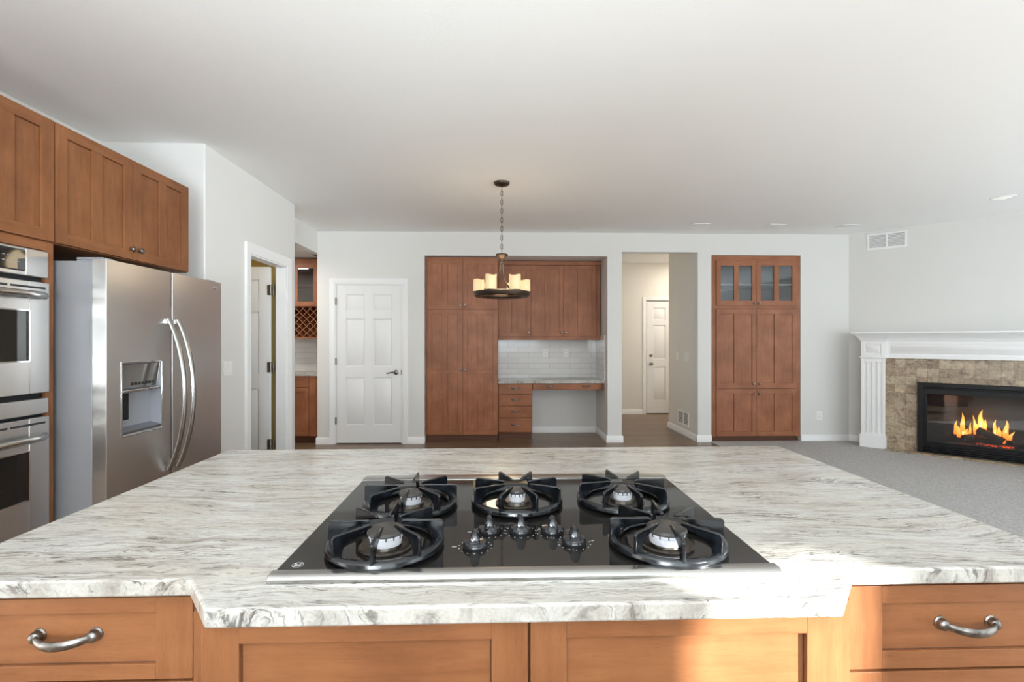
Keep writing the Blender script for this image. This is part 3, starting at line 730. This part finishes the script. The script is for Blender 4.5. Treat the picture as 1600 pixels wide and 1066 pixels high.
# ------------------------------------------------------------------ far wall niche: pantry, wall cabinets, desk
YP = 6.27
P = mapper('Y-', YP)
t = thing('pantry_cabinet', 'tall four-door pantry cabinet at the left of the wall niche', 'cabinet', (-.46, 6.58, 0))
MB().box(-.930, .008, YP, 6.895, .10, 2.412).build('cabinet_body', WOOD2, t, bevel=.001)
MB().box(-.925, .004, YP+.05, 6.88, 0, .10).box(-.925, .004, YP+.03, YP+.05, 0, .022).build('toe_kick', KICK, t)
for u0, u1, ku in ((-.905, -.450, -.478), (-.446, .004, -.418)):
    dr = shaker('door', t, P, u0, u1, 1.732, 2.378, 2, st=.058, rail=.055, mid=.07, rec=.006, mats=WOOD2); knob(dr, P, ku, 1.785)
    dr = shaker('door', t, P, u0, u1, .100, 1.726, 2, (.925,), st=.058, rail=.055, mid=.07, rec=.006, mats=WOOD2); knob(dr, P, ku, .945)
YU = 6.57
P = mapper('Y-', YU)
t = thing('wall_cabinet', 'three-door wooden wall cabinet above the tiled desk niche', 'cabinet', (.71, 6.73, 1.34))
b = MB().box(.010, 1.414, YU, 6.895, 1.375, 2.412).box(.010, 1.414, YU-.022, YU, 1.335, 1.375, 1).box(.010, 1.424, YU-.03, YU, 2.36, 2.412, 1).box(1.362, 1.414, YU-.02, YU, 1.376, 2.36)
b.build('cabinet_body', WOOD2, t, bevel=.001)
for u0, u1, ku in ((.012, .460, .432), (.464, .907, .880), (.911, 1.358, .940)):
    dr = shaker('door', t, P, u0, u1, 1.380, 2.355, 2, st=.058, rail=.055, mid=.07, rec=.006, mats=WOOD2); knob(dr, P, ku, 1.432)
YD = 6.38
P = mapper('Y-', YD)
ds = MB().box(.010, 1.428, 6.335, 6.897, .757, .792).build('countertop', STONE, bevel=.003)
tag(ds, 'pale stone desktop running across the tiled wall niche', 'countertop')
t = thing('desk_drawer_cabinet', 'four-drawer wooden desk pedestal below the stone desktop', 'cabinet', (.24, 6.63, 0))
MB().box(.012, .466, YD, 6.895, .10, .756).build('cabinet_body', WOOD2, t, bevel=.001)
MB().box(.016, .46, YD+.05, 6.88, 0, .10).box(.016, .46, YD+.03, YD+.05, 0, .022).build('toe_kick', KICK, t)
for v0, v1 in ((.617, .750), (.461, .611), (.304, .455), (.112, .298)):
    mb = MB(); pbox(mb, P, .018, .462, v0, v1, 0, .02, 1); dr = mb.build('drawer', WOOD2, t, bevel=.003); pull(dr, P, .246, (v0+v1)/2+.006, .02, .048)
t = thing('desk_apron', 'shallow wooden drawer rail with two pulls under the stone desktop', 'drawer', (.95, 6.5, .66))
MB().box(.470, 1.427, YD, 6.60, .668, .756).build('rail_body', WOOD2, t, bevel=.001)
mb = MB(); pbox(mb, P, .474, 1.385, .672, .748, 0, .02, 1); dr = mb.build('drawer', WOOD2, t, bevel=.003)
for u in (.706, 1.187): pull(dr, P, u, .720, .02, .048)
o = MB().box(.010, 1.4295, 6.886, 6.899, .793, 1.334).build('tile_backsplash', SUBWAY); tag(o, 'glossy pale subway tile panel behind the niche desk', 'backsplash')
o = MB().box(1.418, 1.4295, 6.335, 6.8855, .793, 1.40).build('tile_backsplash', SUBWAYY); tag(o, 'narrow tiled return on the right side wall of the desk niche', 'backsplash')
def outlet(name, label, cat, c, axis, kind, w_=.072, h_=.115, group=None, parent_m=None):
    """wall plate lying on a plane; axis gives the outward direction"""
    M_ = Matrix.Translation(c) @ {'Y-': Matrix.Identity(4), 'X+': Matrix.Rotation(PI/2, 4, 'Z'), 'X-': Matrix.Rotation(-PI/2, 4, 'Z')}[axis]
    t = thing(name, label, cat, c, {'Y-': 0, 'X+': PI/2, 'X-': -PI/2}[axis], group)
    MB().box(-w_/2, w_/2, -.005, 0, -h_/2, h_/2).build('cover_plate', PLATE, t, bevel=.0015, local=True)
    if kind == 'outlet':
        for z in (-.021, .021):
            s_ = MB().box(-.016, .016, -.0065, -.005, z-.015, z+.015).build('socket', PLATE, t, bevel=.001, local=True)
            MB().box(-.008, -.0055, -.0068, -.0064, z-.003, z+.008).box(.0055, .008, -.0068, -.0064, z-.003, z+.008).box(-.002, .002, -.0068, -.0064, z-.010, z-.006).build('slots', SLOT, s_, local=True)
    else:
        nn = {'switch': 1, 'double': 2, 'triple': 3}[kind]
        for k in range(nn):
            x = (k-(nn-1)/2)*.046; MB().box(x-.016, x+.016, -.008, -.005, -.033, .033).build('rocker', PLATE, t, bevel=.0015, local=True)
    return t
outlet('outlet_plate', 'white outlet on the niche tile, the one nearer the pantry cabinet', 'outlet', (.692, 6.8855, 1.145), 'Y-', 'outlet', group='niche outlets')
outlet('outlet_plate', 'white outlet on the niche tile, the one nearer the right side wall', 'outlet', (.988, 6.8855, 1.145), 'Y-', 'outlet', group='niche outlets')
outlet('outlet_plate', 'white outlet low on the wall between built-in cabinet and fireplace', 'outlet', (4.241, YW, .335), 'Y-', 'outlet')
outlet('switch_plate', 'double light switch on the white wall just right of the fridge', 'switch', (-2.086, 3.78, 1.11), 'X+', 'double', .116)
outlet('switch_plate', 'light switch on the hall jamb, the one nearer the entry door', 'switch', (2.62, 6.90, 1.10), 'X-', 'switch', .085, group='hall switches')
outlet('switch_plate', 'wide light switch on the hall jamb, the one nearer the built-in cabinet', 'switch', (2.62, 6.56, 1.10), 'X-', 'triple', .165, group='hall switches')

# ------------------------------------------------------------------ built-in cabinet
YI = 6.205
P = mapper('Y-', YI)
t = thing('built_in_cabinet', 'tall built-in cabinet with glass-fronted top doors, right of the hall', 'cabinet', (3.4, 6.5, 0))
b = MB().box(2.809, 2.868, YI, 6.80, .065, 2.442).box(3.925, 3.988, YI, 6.80, .065, 2.442).box(2.868, 3.925, YI, 6.80, 2.375, 2.442, 1).box(2.868, 3.925, YI, 6.80, 1.742, 1.788, 1).box(2.868, 3.925, YI, 6.80, .665, .70, 1)
b.box(2.868, 3.925, YI+.02, 6.80, .07, .665).box(2.868, 3.925, YI+.02, 6.80, .70, 1.742)
b.build('cabinet_body', WOOD2, t, bevel=.001)
MB().box(2.868, 3.925, 6.75, 6.80, 1.788, 2.375).build('cabinet_back', mat('cabinet_interior', (.36, .35, .34), .6), t)
MB().box(2.869, 3.924, 6.27, 6.745, 2.058, 2.078).build('shelf', mat('shelf_edge_white', (.8, .8, .78), .5), t)
MB().box(2.82, 3.98, YI+.05, 6.79, 0, .065).build('toe_kick', KICK, t)
for u0, u1, ku in ((2.864, 3.391, 3.362), (3.395, 3.928, 3.424)):
    dr = shaker('door', t, P, u0, u1, 1.783, 2.373, 2, st=.056, rail=.066, mid=.066, mats=WOOD2, glass=CABPANE); knob(dr, P, ku, 1.812)
    dr = shaker('door', t, P, u0, u1, .702, 1.738, 2, st=.055, rail=.066, mid=.06, rec=.009, mats=WOOD2); knob(dr, P, ku-.012 if ku < 3.39 else ku, .758)
    dr = shaker('door', t, P, u0, u1, .074, .690, 2, st=.055, rail=.06, mid=.06, rec=.009, mats=WOOD2); knob(dr, P, ku, .627)

# ------------------------------------------------------------------ butler pantry seen through the left opening
P = mapper('Y-', 6.29)
t = thing('base_cabinet', 'wooden base cabinet in the side pantry left of the white closed door', 'cabinet', (-2.9, 6.58, 0))
MB().box(-3.6, -2.314, 6.29, 6.865, .09, .868).box(-2.425, -2.314, 6.27, 6.29, .09, .868).build('cabinet_body', WOOD2, t, bevel=.001)
MB().box(-3.59, -2.318, 6.34, 6.86, 0, .09).build('toe_kick', KICK, t)
for u0, u1 in ((-2.82, -2.43), (-3.22, -2.83)):
    shaker('drawer', t, P, u0, u1, .725, .862, st=.045, rail=.03, mats=WOOD2); shaker('door', t, P, u0, u1, .095, .718, st=.05, rail=.05, mats=WOOD2)
o = MB().box(-3.6, -2.314, 6.255, 6.867, .869, .899).build('pantry_countertop', STONE, bevel=.002); tag(o, 'pale stone counter in the side pantry left of the closed white door', 'countertop')
o = MB().box(-3.6, -2.312, 6.856, 6.868, .90, 1.42).build('tile_backsplash', SUBWAY); tag(o, 'subway tile above the counter in the side pantry', 'backsplash')
P = mapper('Y-', 6.55)
t = thing('glass_wall_cabinet', 'glass-door wall cabinet above the wine rack in the side pantry', 'cabinet', (-2.9, 6.7, 1.78))
MB().box(-3.6, -3.58, 6.55, 6.866, 1.783, 2.43).box(-2.42, -2.314, 6.55, 6.866, 1.783, 2.43).box(-3.58, -2.42, 6.55, 6.866, 2.36, 2.43, 1).box(-3.58, -2.42, 6.55, 6.866, 1.783, 1.80, 1).box(-3.58, -2.42, 6.845, 6.866, 1.80, 2.36).build('cabinet_body', WOOD2, t, bevel=.001)
MB().box(-3.575, -2.425, 6.57, 6.84, 2.055, 2.073).build('shelf', WH2, t)
for u0, u1 in ((-2.735, -2.415), (-3.06, -2.74)): shaker('door', t, P, u0, u1, 1.79, 2.358, st=.055, rail=.06, mats=WOOD2, glass=CABPANE)
t = thing('wine_rack', 'diagonal lattice wine rack under the glass wall cabinet of the side pantry', 'wine rack', (-2.9, 6.7, 1.36))
lt = MB(); x0, x1, z0, z1 = -3.0, -2.40, 1.375, 1.775; sp = .095
def clip_line(c_, sgn):
    pts = []
    for k in range(2):
        pass
    # z = z0 + sgn*(x-x0) + c
    f_ = lambda x: z0 + sgn*(x-x0) + c_
    xs = []
    for zb in (z0, z1):
        x = x0 + sgn*(zb-z0-c_); xs.append(x)
    a, b_ = max(x0, min(xs)), min(x1, max(xs))
    return (a, f_(a), b_, f_(b_)) if b_-a > .01 else None
for k in range(-12, 20):
    for sgn in (1, -1):
        cl = clip_line(k*sp + (0 if sgn > 0 else .0), sgn)
        if cl:
            a, za, b_, zb = cl; q = .0055
            for yo in (6.552, ):
                lt.loft([[(x, yo+(0 if sgn > 0 else .006), z-q), (x, yo+(.006 if sgn > 0 else .30), z-q), (x, yo+(.006 if sgn > 0 else .30), z+q), (x, yo+(0 if sgn > 0 else .006), z+q)] for x, z in ((a, za), (b_, zb))])
lt.build('lattice', WV2, t)
MB().box(-3.02, -3.0, 6.55, 6.855, 1.36, 1.779).box(-2.40, -2.314, 6.55, 6.855, 1.36, 1.779).box(-3.0, -2.40, 6.55, 6.855, 1.355, 1.375).build('rack_frame', WOOD2, t, bevel=.001)
MB().box(-3.0, -2.40, 6.84, 6.855, 1.375, 1.779).build('rack_back', WGAP, t)

# ------------------------------------------------------------------ chandelier
px, py = .04, 4.27
ch = thing('candle_chandelier', 'bronze ring chandelier with six glowing candle shades, hanging on a chain', 'chandelier', (px, py, 1.70))
MB().lathe([(.071, HC-.001), (.071, HC-.010), (.062, HC-.022), (.030, HC-.030), (.012, HC-.036), (0, HC-.036)], (px, py, 0)).build('canopy', BRONZE, ch)
cn = MB(); nl = 15; z_hi, z_lo = HC-.036, 2.10; L = (z_hi-z_lo)/nl
for k in range(nl):
    zc = z_hi-(k+.5)*L; rings = []
    pts = []
    for j in range(17):
        a = 2*PI*j/16; u, v = .0085*math.cos(a), (L*.62)*math.sin(a)
        pts.append((px+u, py+.0005, zc+v) if k % 2 else (px+.0005, py+u, zc+v))
    cn.tube(pts, .0026, 6)
cn.build('chain', BRONZE, ch)
MB().lathe([(.004, 2.105), (.012, 2.100), (.052, 2.092), (.056, 2.088), (.052, 2.080), (.030, 2.062), (.018, 2.045), (.016, 2.020), (0, 2.018)], (px, py, 0)).build('hub', BRONZE, ch)
for k in range(3):
    a = math.radians(285+120*k); pts = []
    for j in range(17):
        q = j/16; r_ = .018+.195*(q**3.2) ; pts.append((px+r_*math.cos(a+.25*q), py+r_*math.sin(a+.25*q), 2.03-.295*q+.02*q*q))
    MB().tube(pts, .0065, 8).build('arm', BRONZE, ch)
rg = []
for k in range(65):
    a = 2*PI*k/64
    rg.append([(px+r_*math.cos(a), py+r_*math.sin(a), z) for r_, z in ((.178, 1.730), (.186, 1.720), (.232, 1.712), (.242, 1.716), (.256, 1.742), (.257, 1.752), (.246, 1.757), (.182, 1.755), (.178, 1.748))])
MB().loft(rg, cap=False).build('ring', BRONZE, ch)
for k, (ang, hgt) in enumerate(((184, .105), (243, .128), (303, .128), (356, .102), (62, .10), (124, .10))):
    a = math.radians(ang); cx, cy = px+.205*math.cos(a), py+.205*math.sin(a); r_ = .048
    rings = []
    for z, f_ in ((1.7575, 1), (1.7575+hgt*.5, 1.0), (1.7575+hgt, 1.0), (1.7575+hgt-.002, .86), (1.7575+hgt-.03, .84)):
        rings.append([(cx+r_*f_*math.cos(2*PI*j/28), cy+r_*f_*math.sin(2*PI*j/28), z + (.004*math.sin(2*PI*j/28*2+k)+.0025*math.sin(2*PI*j/28*3+2*k) if z > 1.7575+hgt*.6 else 0)) for j in range(28)])
    MB().loft(rings).build('candle_shade', CANDLE, ch)
    MB().lathe([(.052, 1.7555), (.052, 1.759), (.030, 1.7595)], (cx, cy, 0)).build('candle_cup', BRONZE, ch)
light('chandelier_glow', 'POINT', (px, py, 1.98), 4.5, (1, .78, .50), shadow_soft_size=.14)

# ------------------------------------------------------------------ fireplace on the diagonal wall (local: x along the wall, -y into the room)
def dthing(name, label, cat): return at_diag(thing(name, label, cat))
SL, SR = .172, 2.338           # outer edges of the two legs
leg = .240; OL, OM = .335, .312
o = MB().box(SL+leg-.02, .7085, -.290, -.001, .001, 1.112).box(1.8015, SR-leg+.02, -.290, -.001, .001, 1.112).box(.7085, 1.8015, -.290, -.001, .8375, 1.112).build('tile_surround', TRAV)
at_diag(o); tag(o, 'mottled brown stone tile surround around the fireplace opening', 'tile surround')
o = MB().box(SL+leg+.0135, SR-leg-.0135, -.42, -.2905, .0085, .028).build('hearth', TRAV, bevel=.002); at_diag(o); tag(o, 'low strip of brown stone tile on the carpet in front of the fireplace', 'hearth')
mt = dthing('fireplace_mantel', 'white fluted fireplace mantel on the angled wall', 'mantel')
for a in (SL, SR-leg):
    b_ = a+leg
    lg_ = MB().box(a, b_, -OL+.012, -.291, .17, 1.115)
    edges = [a, a+.03]; gw = (leg-.06-3*.022)/4
    lg_.box(a, a+.03, -OL, -OL+.012, .17, 1.115).box(b_-.03, b_, -OL, -OL+.012, .17, 1.115).box(a+.03, b_-.03, -OL, -OL+.012, 1.06, 1.115).box(a+.03, b_-.03, -OL, -OL+.012, .17, .19)
    for k in range(3):
        u = a+.03+gw*(k+1)+.022*k; lg_.box(u, u+.022, -OL, -OL+.012, .19, 1.06)
    lg_.box(a, SL+.02 if a == SL else b_, -.291, -.001, .009, 1.30) if False else None
    lo_ = lg_.build('pilaster', TRIM, mt, bevel=.003, local=True)
    MB().box(a-.012, b_+.012, -OL-.014, -.291, .009, .165).box(a-.006, b_+.006, -OL-.006, -.291, .165, .172).build('plinth', TRIM, lo_, bevel=.003, local=True)
    MB().box(a-.012, b_+.012, -OL-.012, -.291, 1.112, 1.128).box(a-.006, b_+.006, -OL-.006, -.291, 1.104, 1.112).build('cap_moulding', TRIM, lo_, bevel=.003, local=True)
    bl = MB().box(a, b_, -OL+.010, -.001, 1.128, 1.318)
    bl.box(a, a+.04, -OL, -OL+.010, 1.128, 1.318).box(b_-.04, b_, -OL, -OL+.010, 1.128, 1.318).box(a+.04, b_-.04, -OL, -OL+.010, 1.128, 1.165).box(a+.04, b_-.04, -OL, -OL+.010, 1.282, 1.318)
    bl.loft([[(a+.052, -OL+.010, 1.176), (b_-.052, -OL+.010, 1.176), (b_-.052, -OL+.010, 1.271), (a+.052, -OL+.010, 1.271)], [(a+.062, -OL+.003, 1.186), (b_-.062, -OL+.003, 1.186), (b_-.062, -OL+.003, 1.261), (a+.062, -OL+.003, 1.261)]])
    bl.build('corner_block', TRIM, lo_, bevel=.002, local=True)
sm0, sm1 = SL+leg, SR-leg
fz_ = MB().box(sm0, sm1, -OM+.010, -.001, 1.1125, 1.318).box(sm0, sm0+.035, -OM, -OM+.010, 1.1125, 1.318).box(sm1-.035, sm1, -OM, -OM+.010, 1.1125, 1.318).box(sm0+.035, sm1-.035, -OM, -OM+.010, 1.1125, 1.155).box(sm0+.035, sm1-.035, -OM, -OM+.010, 1.285, 1.318)
fz_.loft([[(sm0+.05, -OM+.010, 1.168), (sm1-.05, -OM+.010, 1.168), (sm1-.05, -OM+.010, 1.272), (sm0+.05, -OM+.010, 1.272)], [(sm0+.06, -OM+.003, 1.178), (sm1-.06, -OM+.003, 1.178), (sm1-.06, -OM+.003, 1.262), (sm0+.06, -OM+.003, 1.262)]])
fz_.build('frieze', TRIM, mt, bevel=.002, local=True)
def outline(p_): return [(SL-p_, 0), (SL-p_, -OL-p_), (sm0+p_, -OL-p_), (sm0+p_, -OM-p_), (sm1-p_, -OM-p_), (sm1-p_, -OL-p_), (SR+p_, -OL-p_), (SR+p_, 0)]
rings = [[(x, y-.0005, z) for x, y in outline(p_)] for p_, z in ((.002, 1.3185), (.008, 1.322), (.010, 1.330), (.016, 1.345), (.030, 1.362), (.050, 1.380), (.056, 1.388), (.072, 1.392), (.078, 1.402), (.080, 1.404))]
MB().loft(rings).build('crown', TRIM, mt, local=True)
rings = [[(x, y-.0005, z) for x, y in outline(p_)] for p_, z in ((.086, 1.405), (.092, 1.412), (.092, 1.424), (.088, 1.430))]
MB().loft(rings).build('mantel_shelf', TRIM, mt, local=True)
ins = dthing('gas_fireplace', 'black gas fireplace insert with a wide glass front', 'fireplace')
a, b_ = .710, 1.800
MB().box(a, a+.055, -.335, -.06, .030, .836).box(b_-.055, b_, -.335, -.06, .030, .836).box(a+.055, b_-.055, -.335, -.06, .790, .836).box(a+.055, b_-.055, -.335, -.06, .030, .045).build('frame', BLACKM, ins, bevel=.004, local=True)
MB().box(a+.055, b_-.055, -.322, -.300, .705, .770).box(a+.055, a+.088, -.322, -.300, .150, .705).box(b_-.088, b_-.055, -.322, -.300, .150, .705).box(a+.055, b_-.055, -.322, -.300, .118, .162).box(a+.068, a+.076, -.326, -.322, .15, .70).build('door_frame', BLACKM, ins, bevel=.004, local=True)
for z in (.050, .072, .094): MB().box(a+.056, b_-.056, -.330, -.302, z, z+.015).build('louver', BLACKM, ins, bevel=.003, local=True)
MB().box(a+.056, b_-.056, -.326, -.300, .774, .787).build('louver', BLACKM, ins, bevel=.002, local=True)
MB().box(a+.088, b_-.088, -.312, -.308, .162, .705).build('glass_front', FPANE, ins, local=True)
MB().box(a+.056, b_-.056, -.07, -.06, .046, .789).box(a+.056, a+.062, -.299, -.07, .046, .789).box(b_-.062, b_-.056, -.299, -.07, .046, .789).box(a+.062, b_-.062, -.299, -.07, .72, .789).box(a+.062, b_-.062, -.299, -.07, .046, .165).build('firebox', FBOX, ins, local=True)
eb = MB()
for k in range(70):
    x, y = random.uniform(1.20, 1.50), random.uniform(-.27, -.19); s_ = random.uniform(.008, .018)
    eb.lathe([(s_*.5, .165), (s_, .165+s_*.5), (s_*.7, .165+s_), (0, .165+s_*1.2)], (x, y, 0), seg=6)
ebo = eb.build('ember_bed', EMBER, ins, local=True)
def log(name, p0, p1, r, label):
    P0, P1 = Vector(p0), Vector(p1); pts = [P0.lerp(P1, q/8)+Vector((0, random.uniform(-.004, .004), random.uniform(-.003, .003))) for q in range(9)]
    o = MB().tube([tuple(v) for v in pts], [r*(1+random.uniform(-.07, .07)) for _ in pts], 10).build(name, LOG); at_diag(o); tag(o, label, 'log', 'fireplace logs'); return o
log('fire_log', (.94, -.135, .234), (1.07, -.122, .238), .033, 'dark log at the left end of the fire')
log('fire_log', (1.10, -.262, .230), (1.185, -.245, .250), .036, 'short chunky log at the front middle of the fire')
log('fire_log', (1.22, -.228, .335), (1.42, -.262, .232), .035, 'long sloping log burning at the front right of the fire')
log('fire_log', (1.15, -.112, .226), (1.46, -.112, .232), .032, 'log lying along the back of the fire')
log('fire_log', (1.49, -.20, .228), (1.65, -.17, .232), .034, 'dark log at the right end of the fire')
fire = dthing('fire', 'orange flames burning over the logs behind the fireplace glass', 'fire')
def flame(x, z0, z1, w_, lean=0, y=-.169, m_=FLAME):
    rings = []; H = z1-z0; ph = random.uniform(0, 6)
    for j in range(15):
        q = j/14; r_ = w_*(math.sin(PI*min(1, q*1.25+.12))**.8 if q < .7 else math.sin(PI*.995)**.8) if False else w_*max(.02, (q+.08)**.35*(1-q)**.9*1.65)
        cx = x + lean*q*q + w_*.38*math.sin(ph+q*6.5)*q; cz = z0+H*q
        rings.append([(cx+r_*math.cos(2*PI*k/12), y+r_*.55*math.sin(2*PI*k/12)+.01*math.sin(ph+5*q), cz) for k in range(12)])
    MB().loft(rings).build('flame', m_, fire, local=True)
for args in ((1.035, .25, .415, .016, .012), (1.065, .22, .36, .020, -.01), (1.10, .24, .50, .026, -.012), (1.125, .20, .33, .028, .01), (1.155, .24, .40, .014, .012), (1.195, .27, .485, .014, -.012), (1.22, .30, .40, .024, -.01), (1.245, .30, .555, .030, .006), (1.275, .31, .45, .018, .014), (1.355, .27, .455, .020, .004), (1.385, .25, .38, .024, .01), (1.44, .24, .455, .028, .004), (1.47, .24, .34, .020, .03), (1.42, .20, .29, .022, .0)  ): flame(*args)
for args in ((1.10, .26, .40, .011, -.005, -.185), (1.245, .33, .45, .013, .003, -.185), (1.44, .27, .37, .012, .003, -.185), (1.355, .28, .36, .009, 0, -.185)): flame(*args, m_=FLAMEC)
lo_ = light('fire_glow', 'POINT', tuple(DIAG @ Vector((1.25, -.2, .40))), 2.2, (1, .42, .12), shadow_soft_size=.08)

# ------------------------------------------------------------------ grilles, vents, recessed light
def grille(name, label, M_, w_, h_, cat='vent', n_sl=9, halves=2):
    t = thing(name, label, cat); t.matrix_world = M_; t.location = M_.to_translation(); t.rotation_euler = M_.to_euler(); WM[t] = M_
    fw = .022
    f_ = MB().box(-w_/2, -w_/2+fw, -.008, 0, -h_/2, h_/2).box(w_/2-fw, w_/2, -.008, 0, -h_/2, h_/2).box(-w_/2+fw, w_/2-fw, -.008, 0, -h_/2, -h_/2+fw).box(-w_/2+fw, w_/2-fw, -.008, 0, h_/2-fw, h_/2)
    if halves == 2: f_.box(-.010, .010, -.008, 0, -h_/2+fw, h_/2-fw)
    f_.build('frame', TRIM, t, bevel=.0015, local=True)
    sl = MB(); hh = (h_-2*fw)/n_sl
    for k in range(n_sl):
        z = -h_/2+fw+hh*k; sl.loft([[(x, -.001, z+hh*.05), (x, -.0065, z+hh*.60), (x, -.0055, z+hh*.70), (x, -.0003, z+hh*.2)] for x in (-w_/2+fw, w_/2-fw)])
    sl.build('slats', TRIM, t, local=True)
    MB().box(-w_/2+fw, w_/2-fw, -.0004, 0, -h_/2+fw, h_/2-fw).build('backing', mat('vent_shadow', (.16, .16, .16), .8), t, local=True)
    return t
grille('return_air_grille', 'white return air grille high on the angled wall above the mantel', DIAG @ Matrix.Translation((.396, -.0005, 2.588)), .40, .205)
grille('return_air_grille', 'small white vent grille low on the hall jamb', Matrix.Translation((2.6195, 6.68, .235)) @ Matrix.Rotation(-PI/2, 4, 'Z'), .38, .20, n_sl=8)
for k, (x, lab) in enumerate(((2.46, 'flush ceiling vent above the hall jamb, nearest the chandelier'), (3.385, 'flush ceiling vent above the built-in cabinet'), (4.29, 'flush ceiling vent nearest the fireplace wall'))):
    t = thing('ceiling_vent', lab, 'vent', (x, 5.75, HC), group='ceiling vents')
    MB().box(-.10, .10, -.075, -.055, -.006, 0).box(-.10, .10, .055, .075, -.006, 0).box(-.10, -.08, -.055, .055, -.006, 0).box(.08, .10, -.055, .055, -.006, 0).build('frame', CEIL, t, bevel=.001, local=True)
    s_ = MB()
    for j in range(5):
        y = -.046+j*.023; s_.loft([[(xx, y+.009, -.001), (xx, y-.006, -.011), (xx, y-.008, -.0095), (xx, y+.006, -.001)] for xx in (-.08, .08)])
    s_.build('slats', CEIL, t, local=True)
t = thing('recessed_light', 'round recessed ceiling light near the fireplace wall', 'light', (4.98, 4.58, HC))
rg = []
for k in range(41):
    a = 2*PI*k/40; rg.append([(r_*math.cos(a), r_*math.sin(a), z) for r_, z in ((.098, 0), (.098, -.004), (.088, -.007), (.074, -.002), (.074, 0))])
MB().loft(rg, cap=False).build('trim_ring', TRIM, t, local=True)
MB().lathe([(.073, -.0004), (.04, -.010), (0, -.012)], seg=32).build('lens', LAMP, t, local=True)

# ------------------------------------------------------------------ lamps in the side rooms
light('hall_lamp', 'AREA', (3.5, 7.9, HC-.02), 19, (1, .90, .76), (0, 0, -1), shape='DISK', size=.5)
light('powder_lamp', 'AREA', (-2.75, 4.3, HC-.02), 3.0, (1, .78, .40), (0, 0, -1), shape='DISK', size=.25)
light('pantry_lamp', 'AREA', (-3.0, 5.7, 2.43), 14, (1, .93, .84), (0, 0, -1), shape='DISK', size=.25)
